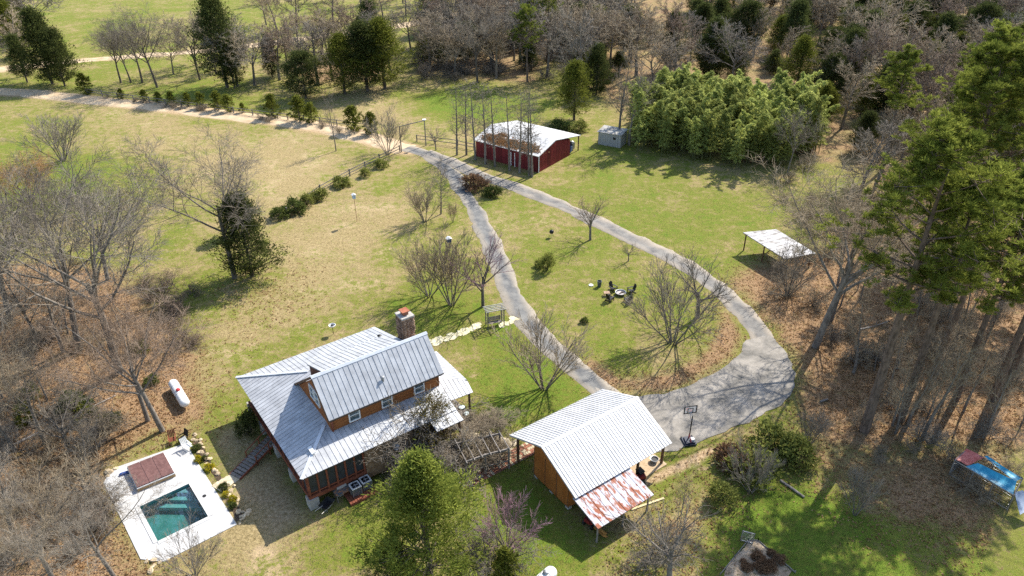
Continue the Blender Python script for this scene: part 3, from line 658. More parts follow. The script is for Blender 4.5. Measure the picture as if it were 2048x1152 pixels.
# lower storey
FZ = 1.15
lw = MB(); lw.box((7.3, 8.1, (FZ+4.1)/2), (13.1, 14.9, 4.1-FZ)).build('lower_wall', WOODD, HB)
st = MB(); st.box((7.9, .52, 2.2), (4.6, .3, 3.4)).build('stone_wall', STONE, HB)
for i in range(7):
    u = .55+i*.82
    MB().beam((u, .5, FZ), (u, .5, 3.95), .14).build('porch_post', REDW, HB)
    if i < 6: MB().box((u+.41, .535, 2.75), (.66, .04, 2.1)).build('screen_panel', SCREEN, HB)
    if i < 6: MB().box((u+.41, .5, 1.62), (.68, .08, .1)).build('porch_rail', REDW, HB)
MB().box((3.0, .5, FZ+.05), (5.2, .2, .35)).build('rim_beam', REDW, HB)
for i in range(9):
    v = .7+i*1.1
    MB().beam((.52, v, FZ), (.52, v, 3.95), .14).build('porch_post', REDW, HB)
    if i < 8 : MB().box((.555, v+.55, 2.6), (.04, .94, 2.2)).build('screen_panel', SCREEN, HB)
MB().box((.5, 8, FZ+.05), (.2, 15, .35)).build('rim_beam', REDW, HB)
for u, v in ((.7, .7), (.7, 4.6), (.7, 8.3), (.7, 12), (3.2, .75), (.7, 15.4)):
    MB().prism([(u-.42, v-.42, -.1), (u+.42, v-.42, -.1), (u+.42, v+.42, -.1), (u-.42, v+.42, -.1)], (0, 0, FZ+.05)).build('foundation_pier', CONC, HB)
MB().box((8.5, 8.3, .5), (11.5, 14.0, 1.28)).build('foundation_wall', STONE, HB)
# east wing porch roof
er = roof_begin()
roof_plane(er, [(17.55, 8.7, 3.95), (14.6, 8.7, 4.75), (14.6, 4.3, 4.75), (17.55, 3.1, 3.95)], (0, 1, 0), .42, METAL, DECKM)
roof_plane(er, [(14.6, 4.3, 4.78), (14.6, 1.9, 3.5), (17.45, 1.9, 3.3), (17.57, 3.1, 3.97)], (1, 0, 0), .42, METAL, DECKM)
roof_plane(er, [(11.8, .02, 3.92), (11.8, -1.15, 3.62), (14.5, -1.15, 3.62), (14.5, .02, 3.92)], (1, 0, 0), .45, METAL, DECKM)
roof_end(er, 'porch_roof', HB)
for u, v, z in ((17.2, 2.2, 3.3), (17.2, 5.5, 3.85), (17.2, 8.4, 3.85), (14.2, -.9, 3.55), (12.1, -.9, 3.55)):
    MB().beam((u, v, 0), (u, v, z), .16).build('porch_post', BROWNP, HB)
MB().box((15.9, 5.2, .2), (2.8, 7, .4)).build('porch_floor', GREYW, HB)
MB().prism([(13.2, -.6, 0), (14.4, -.6, 0), (14.4, .4, 0), (13.2, .4, 0)], (0, 0, .35)).build('porch_step', CONC, HB)
# chimney of separate field stones
def stones(parent, u0, u1, v0, v1, z0, z1, m, seed, sz=.24, name='stone'):
    R = random.Random(seed); bm_ = [MB() for _ in range(5)]
    proto = []
    for k in range(6):
        b = MB(); r = R.random; b.lathe([(.30, -.42), (.5, -.2), (.52, .15), (.3, .4)], 7); b.v = [(x*R.uniform(.85, 1.1), y*R.uniform(.85, 1.1), z*R.uniform(.85, 1.1)) for x, y, z in b.v]
        me = bpy.data.meshes.new(name); me.from_pydata(b.v, [], b.f); me.materials.append(m); proto.append(me)
    z = z0; cnt = 0
    while z < z1:
        h = sz*R.uniform(.6, .9)
        for side in range(4):
            L = (u1-u0) if side < 2 else (v1-v0); x = 0
            while x < L:
                wd = sz*R.uniform(.8, 1.7); c = min(x+wd/2, L-.05)
                p = ((u0+c, v0) if side == 0 else (u0+c, v1) if side == 1 else (u0, v0+c) if side == 2 else (u1, v0+c))
                if cnt < 290:
                    o = linkmesh(name, R.choice(proto), parent); o.location = (p[0], p[1], z+h/2); o.rotation_euler = (R.gauss(0, .15), R.gauss(0, .15), (0 if side < 2 else math.pi/2)+R.gauss(0, .15)); o.scale = (wd*.96, sz*R.uniform(.55, .85), h*1.1); cnt += 1
                x += wd
        z += h
chim = MB().box((15.25, 10.3, 4.1), (1.15, 1.3, 8.4)).build('chimney', STONE, HB)
STV = mat('chimney_stone', (.13, .075, .045), (.36, .25, .17), 1.3, .9, .5, 8, jitter=.45, coords='Object')
stones(chim, 14.68, 15.82, 9.65, 10.95, 4.2, 8.2, STV, 3, .30)
MB().box((15.25, 10.3, 8.38), (1.35, 1.5, .16)).build('chimney_cap', CONC, chim)
MB().box((15.25, 10.3, 8.62), (.55, .6, .35)).build('flue', BRICK, chim)
MB().box((15.25, 10.3, 8.86), (.8, .85, .08)).build('flue_cover', mat('rusty_cap', (.24, .07, .035), (.36, .13, .07), 4), chim)
# roof fittings
MB().box((1.75, 1.95, 4.72), (.32, .95, .1), ry=-.3).build('skylight', WHITE, HB)
MB().lathe([(.09, 0), (.09, .5), (.14, .5), (.14, .58), (.02, .62)], 10, (9.3, 3.35, 7.4)).build('vent_pipe', STEEL, HB)
MB().lathe([(.16, 0), (.16, .3), (.24, .32), (.02, .45)], 10, (13.4, 12.6, 5.05)).build('roof_vent', BLACK, HB)
d_ = MB(); d_.lathe([(.02, 0), (.22, .04), (.36, .12), (.36, .135), (.2, .06), (.02, .02)], 14, (0, 0, 0)); do = d_.build('satellite_dish', STEEL, HB); do.location = (8.3, .05, 3.0); do.rotation_euler = (1.0, 0, .3)

# ------------------------------------------------------------------ things round the house
def at(u, v, z=0.): return hw(u, v, z)
t = thing('boardwalk_steps', 'wooden steps of red-brown boards leading from house down to the pool', 'steps', at(0, 0))
a, b = gp(556, 884), gp(470, 955); dvec = (b-a); n = 15; ang = math.atan2(dvec.y, dvec.x); t.location = a; t.rotation_euler = (0, 0, ang); L = dvec.length
for i in range(n):
    z = 1.1*(1-i/n)*.75+.08; MB().box((L*(i+.5)/n, 0, z), (L/n*.8, 1.25, .06)).build('plank', GREYW, t)
for sgn in (-.62, .62):
    MB().beam((0, sgn, .85), (L, sgn, .06), .08, .2).build('stringer', REDW, t)
    MB().beam((0, sgn, 1.75), (L*.62, sgn, 1.05), .07, .07).build('handrail', REDW, t)
    for k in (0.02, .3, .6): MB().beam((L*k, sgn, 0), (L*k, sgn, 1.75-1.1*k), .08).build('post', REDW, t)
t = thing('paving_slabs', 'pale square paving slabs between the steps and the pool deck', 'paving', gp(455, 963)); rr = ang
for i, (px, py) in enumerate(((466, 957), (457, 962.5), (448, 968), (439, 973.5))):
    g = gp(px, py)-t.location; MB().box((g.x, g.y, .03+.004*i), (.66, 1.2, .08), ang).build('slab', TANST, t)
def ac_unit(px, py, label):
    g = gp(px, py); o = thing('air_conditioner', label, 'air conditioner', (g.x, g.y, .28), HA, 'air conditioners beside the house')
    DK = mat('condenser_fins', (.035, .045, .055), (.075, .09, .105), 8, .5)
    b = MB(); b.box((0, 0, .42), (.78, .78, .8)).build('coil_body', DK, o)
    for x in (-.4, .4):
        for y in (-.4, .4): MB().beam((x, y, 0), (x, y, .84), .05).build('corner_post', STEEL, o)
    for k in range(7): MB().box((0, -.395, .12+k*.1), (.74, .02, .025)).build('louvre', STEEL, o)
    fr = MB()
    for c, d in (((0, -.37, .86), (.84, .12, .06)), ((0, .37, .86), (.84, .12, .06)), ((-.37, 0, .86), (.12, .62, .06)), ((.37, 0, .86), (.12, .62, .06))): fr.box(c, d)
    fr.build('top_frame', mat('pale_metal', (.50, .50, .48), (.62, .62, .60), 3, .4), o)
    MB().lathe([(.31, 0), (.31, .06), (.27, .07), (.27, 0)], 18, (0, 0, .85)).build('fan_ring', BLACK, o)
    MB().lathe([(.12, 0), (.12, .05), (.02, .07)], 12, (0, 0, .88)).build('fan_hub', STEEL, o)
    for k in range(4): MB().box((.19*math.cos(k*1.57), .19*math.sin(k*1.57), .87), (.16, .1, .02), k*1.57, .3).build('fan_blade', STEEL, o)
ac_unit(713, 990, 'front left air conditioner unit of the two on the brick pad'); ac_unit(733, 978, 'rear right air conditioner unit of the two on the brick pad')
g = gp(722, 989); t = thing('timber_pad', 'low red-brown timber platform under the two air conditioners', 'platform', (g.x, g.y, 0), HA)
for i in range(11): MB().box((-1.15+i*.23, 0, .22), (.2, 1.5, .06)).build('plank', REDW, t)
for y in (-.72, .72): MB().box((0, y, .1), (2.5, .1, .2)).build('edge_board', REDW, t)
g = at(3.1, .1); t = thing('work_table', 'rough table with a patchy colourful top under the screened porch', 'table', (g.x, g.y, 0), HA)
MB().box((0, 0, .85), (1.35, .8, .06)).build('table_top', mat('patchy_top', (.08, .10, .11), (.34, .17, .08), 5, .7, lo=.45, hi=.55), t)
for x in (-.6, .6):
    for y in (-.33, .33): MB().beam((x, y, 0), (x, y, .83), .07).build('leg', GREYW, t)
g = at(1.55, -.2); t = thing('garden_cart', 'dark wheelbarrow with pale bent handles beside the corner pier', 'wheelbarrow', (g.x, g.y, 0), HA+.5)
MB().prism([(-.45, -.3, .3), (.4, -.25, .3), (.4, .25, .3), (-.45, .3, .3)], (0, 0, .05)).build('tray_floor', BLACK, t)
for p in ([(-.45, -.3, .32), (.4, -.25, .32), (.55, -.4, .62), (-.6, -.42, .62)], [(-.45, .3, .32), (.4, .25, .32), (.55, .4, .62), (-.6, .42, .62)], [(.4, -.25, .32), (.4, .25, .32), (.55, .4, .62), (.55, -.4, .62)]):
    MB().prism(p, (0, 0, .03)).build('tray_side', BLACK, t)
for y in (-.28, .28):
    MB().tube([(.8, y*.4, .2), (0, y, .28), (-1.1, y*1.2, .55)], .03, 6).build('handle', mat('pale_wood', (.45, .42, .38), (.6, .56, .5), 4), t)
    MB().beam((-.4, y, .3), (-.4, y, 0), .05).build('leg', STEEL, t)
MB().tube([(.8, -.05, .19), (.8, .05, .19)], .19, 14).build('wheel', BLACK, t)

def tank(px, py, px2, py2, label, rad=.47, lid=True):
    a, b = gp(px, py, .75), gp(px2, py2, .75); c = (a+b)/2; L = (b-a).length; an = math.atan2((b-a).y, (b-a).x)
    o = thing('propane_tank', label, 'propane tank', (c.x, c.y, 0), an); W = mat('tank_white', (.68, .68, .66), (.78, .78, .76), 2, .4)
    pts, rad_ = [], []
    for i in range(7): q = i/6*math.pi/2; pts.append((-L/2+rad*(1-math.sin(q)), 0, .75)); rad_.append(max(.01, rad*math.cos(q)))
    pts, rad_ = pts[::-1], rad_[::-1]
    p2 = [(-x, 0, z) for x, _, z in pts[::-1]]; MB().tube(pts+p2, rad_+rad_[::-1], 18).build('tank_body', W, o, True)
    for x in (-L*.28, L*.28): MB().box((x, 0, .18), (.18, .7, .36)).build('leg', STEEL, o)
    MB().lathe([(.21, 0), (.21, .12), (.15, .2), (.02, .24)], 14, (.15, 0, .75+rad-.03)).build('dome_lid', mat('red_lid', (.45, .03, .04), (.55, .06, .06), 4, .4) if lid else STEEL, o)
    for x in (-L*.2, L*.12): MB().tube([(x, rad*1.01*math.cos(q), .75+rad*1.01*math.sin(q)) for q in np.linspace(-.3, 3.44, 13)], .015, 5).build('strap', BLACK, o)
tank(344, 763, 372, 810, 'white propane tank with red dome lid standing among the left trees')
tank(1066, 1176, 1110, 1138, 'white propane tank cut off by the bottom edge below the big cedar', .5, False)

# ------------------------------------------------------------------ pool
PA = math.radians(38.6)
DECKC = mat('white_pool_concrete', (.40, .395, .385), (.53, .525, .515), .7, .8, .15, 20, detail=8)
DECK_PX = [(207, 965), (225, 937), (374, 885), (385, 908), (473.6, 1048.5), (327, 1123), (281, 1118)]
DP = [gp(x, y, .06) for x, y in DECK_PX]
t = thing('swimming_pool', 'rectangular teal swimming pool set in a white concrete deck', 'pool', (cxy.x, cxy.y, 0))
lc = lambda p: (p.x-cxy.x, p.y-cxy.y)
def ring_deck(z, th):
    b = MB(); out = [lc(p) for p in DP]; inn = [lc(p) for p in pc]
    # connect: split the deck into four quads/fans round the opening by nearest inner corner
    no = len(out); vs = [(x, y, z) for x, y in out]+[(x, y, z) for x, y in inn]; near = [min(range(4), key=lambda k: (out[i][0]-inn[k][0])**2+(out[i][1]-inn[k][1])**2) for i in range(no)]
    fs = []
    for i in range(no):
        j = (i+1) % no; a_, b_ = near[i], near[j]; fs.append((i, j, no+a_)) if a_ == b_ else None
        if a_ != b_:
            k = a_
            while k != b_:
                k2 = (k+1) % 4 if ((b_-a_) % 4) <= 2 else (k-1) % 4
                fs.append((i, j, no+k2, no+k) if k == a_ else (j, no+k2, no+k)); k = k2
    b.add(vs, fs); n0 = len(b.v)
    for i in range(no):
        j = (i+1) % no; b.add([(*out[i], z), (*out[j], z), (*out[j], z-th), (*out[i], z-th)], [(0, 1, 2, 3)])
    return b
ring_deck(.06, .2).build('pool_deck', DECKC, t)
for i in range(4):
    a_, b_ = Vector((*lc(pc[i]), 0)), Vector((*lc(pc[(i+1) % 4]), 0)); d_ = (b_-a_).normalized(); o_ = Vector((d_.y, -d_.x, 0)); o_ = o_ if o_.dot((a_+b_)/2) > 0 else -o_; m_ = int((b_-a_).length/.6)
    for k in range(m_):
        p0, p1 = a_.lerp(b_, k/m_)+d_*.006, a_.lerp(b_, (k+1)/m_)-d_*.006
        MB().prism([p0-o_*.04+Vector((0, 0, .066)), p1-o_*.04+Vector((0, 0, .066)), p1+o_*.30+Vector((0, 0, .066)), p0+o_*.30+Vector((0, 0, .066))], (0, 0, .035)).build('coping_stone', mat('coping', (.48, .47, .45), (.58, .57, .55), 3, .8, jitter=.08), t)
PL = mat('pool_plaster', (.065, .21, .20), (.14, .32, .305), 1.2, .7, .1, 6)
bs = MB(); inn = [lc(p) for p in pc]; DEP = -1.25
for i in range(4):
    j = (i+1) % 4; bs.add([(*inn[i], .06), (*inn[j], .06), (*inn[j], DEP), (*inn[i], DEP)], [(0, 1, 2, 3)])
bs.add([(*q, DEP) for q in inn], [(0, 1, 2, 3)]); bs.build('basin', PL, t)
i1 = [Vector((*q, 0)) for q in inn]; ex = (i1[0]-i1[1]).normalized(); ey = (i1[2]-i1[1]).normalized()
for k in range(3):                                           # entry steps across the far corner
    s1 = .9+.75*k; MB().prism([i1[1]+ex*.05+ey*.05+Vector((0, 0, DEP)), i1[1]+ex*s1*1.25+ey*.05+Vector((0, 0, DEP)), i1[1]+ex*.05+ey*s1*1.05+Vector((0, 0, DEP))], (0, 0, 1.0-.27*k)).build('entry_step', mat('step_plaster', (.30, .50, .52), (.42, .60, .62), 3), t)
wm = bpy.data.materials.new('pool_water'); wm.use_nodes = True; n_, l_ = wm.node_tree.nodes, wm.node_tree.links; n_.remove(n_['Principled BSDF'])
tr = n_.new('ShaderNodeBsdfTransparent'); tr.inputs[0].default_value = (.47, .70, .68, 1); gl = n_.new('ShaderNodeBsdfGlossy'); gl.inputs['Roughness'].default_value = .03
fr = n_.new('ShaderNodeFresnel'); fr.inputs[0].default_value = 1.33; mx = n_.new('ShaderNodeMixShader'); bp = n_.new('ShaderNodeBump'); bp.inputs['Strength'].default_value = .15; nz = n_.new('ShaderNodeTexNoise'); nz.inputs['Scale'].default_value = 2.5
tcx = n_.new('ShaderNodeTexCoord'); l_.new(tcx.outputs['Object'], nz.inputs['Vector']); l_.new(nz.outputs[0], bp.inputs['Height']); l_.new(bp.outputs[0], gl.inputs['Normal']); l_.new(bp.outputs[0], fr.inputs['Normal'])
l_.new(fr.outputs[0], mx.inputs[0]); l_.new(tr.outputs[0], mx.inputs[1]); l_.new(gl.outputs[0], mx.inputs[2]); l_.new(mx.outputs[0], n_['Material Output'].inputs[0])
MB().add([(*(Vector((*q, 0))*.998)[:2], -.10) for q in inn], [(0, 1, 2, 3)]).build('water', wm, t)
MB().lathe([(.16, 0), (.16, .02), (.02, .025)], 12, (*lc(gp(409, 993)), .06)).build('skimmer_lid', BLACK, t)
# spa
sp = [gp(x, y, .55) for x, y in ((253.3, 933.4), (327.5, 904.5), (349.4, 944.4), (273.6, 975.6))]; sc_ = sum(sp, Vector())/4
t = thing('hot_tub', 'raised square hot tub under a folding brown cover beside the pool', 'hot tub', (sc_.x, sc_.y, 0)); q4 = [Vector((p.x-sc_.x, p.y-sc_.y, 0)) for p in sp]
MB().prism([q*1.0+Vector((0, 0, .0)) for q in q4], (0, 0, .40)).build('tub_side', mat('spa_wood', (.26, .16, .07), (.42, .28, .14), 3, .7, .3, 12), t)
MB().prism([q*1.02+Vector((0, 0, .40)) for q in q4], (0, 0, .08)).build('rim', WHITE, t)
CV = mat('brown_vinyl_cover', (.11, .055, .05), (.18, .095, .085), 3, .55, .3, 5)
for k in range(3):
    f0, f1 = (k+.015)/3, (k+.985)/3; p = [q4[0].lerp(q4[1], f0), q4[0].lerp(q4[1], f1), q4[3].lerp(q4[2], f1), q4[3].lerp(q4[2], f0)]
    MB().prism([x*.985+Vector((0, 0, .48)) for x in p], (0, 0, .10)).build('cover_panel', CV, t)
g = gp(250, 949); o = MB().tube([(-.45, 0, .14), (-.3, 0, .17), (.3, 0, .17), (.45, 0, .14)], [.06, .14, .14, .06], 10).build('rolled_float', mat('blue_vinyl', (.01, .05, .22), (.02, .09, .34), 3, .4)); o.location = g; o.rotation_euler[2] = .5
tag(o, 'rolled dark blue float lying beside the hot tub', 'pool float')
for k, (px, py, rot, lab, mm) in enumerate(((347, 886, .4, 'rust-brown slatted deck chair on the grass above the pool deck', REDW), (367, 884, -.6, 'dark metal deck chair on the upper corner of the pool deck', BLACK), (377, 900, .9, 'white sling lounge chair with brown shadow stripes on deck corner', WHITE))):
    g = gp(px, py); t = thing('deck_chair', lab, 'chair', (g.x, g.y, .07), rot)
    for i in range(5): MB().box((0, -.26+i*.13, .4), (.62, .1, .03)).build('seat_slat', mm, t)
    for i in range(5): MB().box((-.26+i*.13, .36+.12, .75), (.1, .03, .7), 0, -.3).build('back_slat', mm, t)
    for x in (-.3, .3):
        for y in (-.28, .34): MB().beam((x, y, 0), (x, y, .4), .05).build('leg', mm, t)
        MB().beam((x, -.3, .6), (x, .45, .62), .06).build('armrest', mm, t)
# planting bed with rocks
R = random.Random(77)
t = thing('stone_edging', 'row of rough tan stones edging the flower bed beside the pool', 'edging', gp(440, 960)); ST2 = mat('edging_stone', (.34, .25, .15), (.60, .49, .33), 2.5, .9, .6, 8, jitter=.25)
rock = []
for k in range(5):
    b = MB().lathe([(.25, -.3), (.5, -.15), (.48, .15), (.22, .32)], 7); b.v = [(x*R.uniform(.75, 1.2), y*R.uniform(.75, 1.2), z*R.uniform(.7, 1.2)) for x, y, z in b.v]
    me = bpy.data.meshes.new('stone'); me.from_pydata(b.v, [], b.f); me.materials.append(ST2); rock.append(me)
def rocks(t, line, n, sz, jx=.25):
    P = [gp(x, y) for x, y in line]
    for i in range(n):
        f = (i+R.random()*.7)/n*(len(P)-1); k = min(int(f), len(P)-2); p = P[k].lerp(P[k+1], f-k)-t.location
        o = linkmesh('stone', R.choice(rock), t); s_ = sz*R.uniform(.6, 1.3); o.location = (p.x+R.gauss(0, jx), p.y+R.gauss(0, jx), s_*.16); o.rotation_euler = (R.gauss(0, .2), R.gauss(0, .2), R.random()*6.3); o.scale = (s_*R.uniform(.8, 1.4), s_, s_*R.uniform(.6, .9))
rocks(t, [(386, 870), (400, 895), (420, 925), (437, 955)], 22, .36, .15); rocks(t, [(455, 972), (472, 1000), (488, 1030), (478, 1045)], 22, .38, .2)
rocks(t, [(285, 1125), (310, 1130), (340, 1120)], 7, .42, .3); rocks(t, [(212, 955), (228, 940)], 4, .5)
for i, (px, py, kind, lab) in enumerate(((398, 922, 'y', 'yellow flowering shrub nearest the upper end of the poolside bed'), (420, 938, 'y', 'largest yellow flowering shrub in the poolside bed above the paving slabs'), (453, 992, 'y', 'bright yellow flowering shrub below the paving slabs'), (466, 1002, 'y', 'small pale yellow shrub lower in the poolside bed'), (394, 899, 'g', 'green tuft beside the upper yellow shrub in poolside bed'), (409, 920, 'd', 'dark green tuft between two yellow shrubs in poolside bed'), (467, 1014, 'g', 'round green tuft at the lower end of poolside bed'), (447, 977, 'd', 'small dark tuft just below the paving slabs'))):
    g = gp(px, py); plant('bush', 'bedding_shrub', 'shrub', lab, g.x, g.y, .58 if kind == 'y' else .55, 'shrubs in the poolside bed', 1.0, mc=YFL if kind == 'y' else SHR if kind == 'g' else CED)
bed = sheet('flower_bed', [(384, 886), (396, 880), (444, 958), (434, 962)], .02, mat('bark_mulch', (.045, .03, .02), (.10, .07, .045), 6, .95, .6, 20), .03, .06, 4)
bed = sheet('flower_bed', [(441, 974), (452, 968), (488, 1034), (474, 1044)], .02, MATS['bark_mulch'], .03, .06, 5)

# ------------------------------------------------------------------ garage barn
BO = gp(1083., 894.8, 4.0); BB = thing('garage_barn', 'orange-brown wooden garage with white metal roof and rusty lean-to', 'barn', (BO.x, BO.y, 0), HA)
def bw(u, v, z=0.): p = HU*u+HV*v; return Vector((BO.x+p[0], BO.y+p[1], z))
br = roof_begin(); bu0, bu1, bvf, bvb, bvr, bzr, bze = -.54, 10.3, -5.15, 3.9, -.65, 4.83, 2.75
roof_plane(br, [(bu0, bvf, bze), (bu1, bvf, bze), (bu1, bvr, bzr), (bu0, bvr, bzr)], (1, 0, 0), .31, METALW, METALW, rib=.04, gap=.012, ribw=.05)
roof_plane(br, [(bu1, bvb, bze), (bu0, bvb, bze), (bu0, bvr, bzr), (bu1, bvr, bzr)], (1, 0, 0), .31, METALW, METALW, rib=.04, gap=.012, ribw=.05)
br = roof_end(br, 'roof', BB)
MB().prism([(bu0-.03, bvr-.2, bzr-.03), (bu0-.03, bvr, bzr+.085), (bu0-.03, bvr+.2, bzr-.03), (bu0-.03, bvr, bzr+.03)], (bu1-bu0+.06, 0, 0)).build('ridge_cap', METALW, br)
lt = roof_begin(); RUST = mat('rusty_tin', (.46, .46, .49), (.27, .085, .04), 2.4, .7, .2, 8, (1.2, .45, .45), detail=10, lo=.47, hi=.545)
roof_plane(lt, [(-.6, -8.0, 1.95), (5.4, -8.0, 1.95), (5.4, -4.9, 2.62), (-.6, -4.9, 2.62)], (1, 0, 0), .6, RUST, DECKM, name='tin_sheet', rib=.03, gap=.01, ribw=.05)
roof_end(lt, 'lean_to_roof', BB)
PLY = mat('orange_plywood', (.29, .095, .018), (.40, .15, .035), 1.3, .75, .25, 6, (1, 1, .4), detail=6)
wl, wr, wf, wb = -.1, 6.2, -3.82, .86
MB().prism([(wl, wb, .25), (wl, wf, .25), (wl, wf, 3.15), (wl, bvr, 4.55), (wl, wb, 3.95)], (.16, 0, 0)).build('gable_wall', PLY, BB)
MB().prism([(wr, wb, .1), (wr, wf, .1), (wr, wf, 3.15), (wr, bvr, 4.55), (wr, wb, 3.95)], (.16, 0, 0)).build('gable_wall', PLY, BB)
MB().box(((wl+wr)/2+.08, wf+.08, 1.68), (wr-wl-.2, .16, 2.85)).build('side_wall', PLY, BB)
MB().box(((wl+wr)/2+.08, wb-.08, 2.05), (wr-wl-.2, .16, 3.6)).build('side_wall', PLY, BB)
for k in range(4): MB().box((wl-.012, wf+.05+k*1.54, 1.8), (.03, .05, 3.0 if k else 2.8)).build('batten', BROWNP, BB)
for v in (wf+.2, -1.5, wb-.2): MB().box((wl+.2, v, .15), (.4, .4, .4)).build('foundation_block', CONC, BB)
MB().prism([(bu0+.03, bvf, bze-.14), (bu0+.03, bvr, bzr-.14), (bu0+.03, bvb, bze-.14), (bu0+.03, bvb, bze-.03), (bu0+.03, bvr, bzr-.03), (bu0+.03, bvf, bze-.03)], (.05, 0, 0)).build('rake_board', BROWNP, BB)
for u, v, z in ((-.2, 3.1, 2.9), (3.3, 3.3, 2.85), (6.8, 3.3, 2.85), (10, 3.3, 2.85), (10, -4.5, 2.9), (7.0, -4.5, 2.9), (10, -.6, 4.6)): MB().beam((u, v, 0), (u, v, z), .18).build('post', BROWNP, BB)
MB().beam((-.2, 3.1, 2.82), (10, 3.3, 2.82), .12, .2).build('eave_beam', BROWNP, BB); MB().beam((6.4, -4.5, 2.75), (10, -4.5, 2.75), .12, .2).build('eave_beam', BROWNP, BB)
for u, v, z in ((-.35, -7.7, 1.9), (5.1, -7.7, 1.9), (2.4, -7.7, 1.9)): MB().tube([(u, v, -.05), (u+.03, v, 1.0), (u, v, z)], [.09, .08, .07], 7).build('lean_to_post', GREYW, BB)
MB().beam((-.5, -7.7, 1.92), (5.3, -7.7, 1.92), .1, .14).build('lean_to_beam', GREYW, BB)
fl = MB().box((8.2, -1.7, .02), (4.2, 6.4, .09)).build('carport_floor', mat('tan_slab', (.40, .29, .18), (.52, .40, .27), 1.2, .9), BB)
# stored things round the barn
def at_b(u, v): return bw(u, v)
g = at_b(9.6, -4.0); t = thing('water_bowl', 'round grey metal tub beside the carport corner post', 'tub', (g.x, g.y, .06)); MB().lathe([(.28, 0), (.36, .34), (.38, .36), (.33, .35), (.26, .06)], 16).build('tub', STEEL, t); MB().lathe([(.3, 0), (.3, .01)], 16, (0, 0, .25)).build('water', BLACK, t)
g = at_b(7.1, -4.75); t = thing('wheelie_bin', 'black wheeled bin beside the carport post', 'bin', (g.x, g.y, .06), HA)
MB().prism([(-.24, -.26, .08), (.24, -.26, .08), (.24, .26, .08), (-.24, .26, .08)], (0, 0, .85)).build('bin_body', BLACK, t); MB().box((0, 0, .97), (.58, .64, .07), 0, .1).build('lid', BLACK, t)
for x in (-.25, .25): MB().tube([(x-.03, .25, .1), (x+.03, .25, .1)], .1, 10).build('wheel', BLACK, t)
g = at_b(6.6, -4.9); t = thing('garden_tractor', 'small dark riding mower with blue seat half under the carport', 'mower', (g.x, g.y, 0), HA+1.2)
MB().box((0, 0, .38), (.7, 1.2, .3)).build('deck', BLACK, t); MB().box((0, -.45, .65), (.5, .6, .3)).build('hood', mat('dark_red_paint', (.16, .02, .02), (.22, .03, .03), 3, .4), t); MB().box((0, .35, .68), (.45, .4, .1)).build('seat', mat('seat_blue', (.03, .06, .13), (.05, .08, .17), 3), t)
for x, y, r_ in ((-.4, .4, .26), (.4, .4, .26), (-.35, -.5, .18), (.35, -.5, .18)): MB().tube([(x-.08, y, r_), (x+.08, y, r_)], r_, 14).build('wheel', BLACK, t)
g = at_b(.7, -6.0); t = thing('lawn_tractor', 'dark red lawn tractor parked under the rusty lean-to', 'tractor', (g.x, g.y, 0), HA+.2)
MB().box((0, 0, .5), (1.2, .7, .35)).build('chassis', MATS['dark_red_paint'], t); MB().box((-.55, 0, .8), (.6, .55, .35)).build('hood', MATS['dark_red_paint'], t); MB().box((.4, 0, .85), (.4, .45, .12)).build('seat', BLACK, t)
for x, y, r_ in ((-.6, -.4, .22), (-.6, .4, .22), (.5, -.45, .32), (.5, .45, .32)): MB().tube([(x, y-.09, r_), (x, y+.09, r_)], r_, 14).build('wheel', BLACK, t)
g = at_b(.35, -7.0); o = thing('stacked_timber', 'yellow-orange boards stacked at the open end of the lean-to', 'timber', (g.x, g.y, 0), HA+1.6)
for k in range(5): MB().box((.03*k, -.2+.1*(k % 3), .1+.09*k), (1.7, .16, .07)).build('board', mat('orange_board', (.42, .19, .04), (.55, .29, .08), 4), o)
a, b = gp(1262, 1020), gp(1328, 997); t = MB().beam((0, 0, .06), (b-a)+Vector((0, 0, .06)), .18, .06).build('plank', mat('fresh_plank', (.55, .45, .24), (.66, .56, .33), 4)); t.name = 'long_plank'; t.location = a; tag(t, 'long pale plank lying on the grass below the rusty lean-to', 'plank')
# porch paving behind the barn
t = thing('brick_walk', 'brick and flagstone walk between the pergola and the garage barn', 'path', gp(1000, 930)); R = random.Random(9)
a, b = gp(922, 968), gp(1068, 893)
dv = (b-a); nrm = Vector((-dv.y, dv.x, 0)).normalized(); n = 34
MB().prism([(a+nrm*.8-t.location), (b+nrm*.8-t.location), (b-nrm*.8-t.location), (a-nrm*.8-t.location)], (0, 0, .02)).build('bedding', mat('walk_bed', (.30, .22, .15), (.42, .33, .24), 4), t)
for i in range(n):
    for j in range(5):
        p = a.lerp(b, (i+.5)/n)+nrm*(-.66+j*.33)-t.location; MB().box((p.x, p.y, .045+R.uniform(0, .012)), (dv.length/n*.92, .3, .04), math.atan2(dv.y, dv.x)).build('brick', BRICK if R.random() < .6 else TANST, t)
def flagpath(label, line, n, wd, m, sz=.42, seed=1):
    t = thing('flagstone_path', label, 'path', gp(*line[0])); R = random.Random(seed); P = [gp(x, y) for x, y in line]
    for i in range(n):
        f = (i+.5)/n*(len(P)-1); k = min(int(f), len(P)-2); d = (P[k+1]-P[k]).normalized(); p = P[k].lerp(P[k+1], f-k)+Vector((-d.y, d.x, 0))*R.uniform(-wd, wd)-t.location
        s_ = sz*R.uniform(.6, 1.35); k_ = R.randint(5, 7); pts = [(p.x+s_*R.uniform(.75, 1.2)*math.cos(6.283*q/k_), p.y+s_*R.uniform(.75, 1.2)*math.sin(6.283*q/k_), .0) for q in range(k_)]
        MB().prism(pts, (0, 0, .035+.03*R.random())).build('flagstone', m, t)
FLG = mat('pale_flagstone', (.50, .44, .26), (.70, .64, .44), 2, .9, .3, jitter=.15)
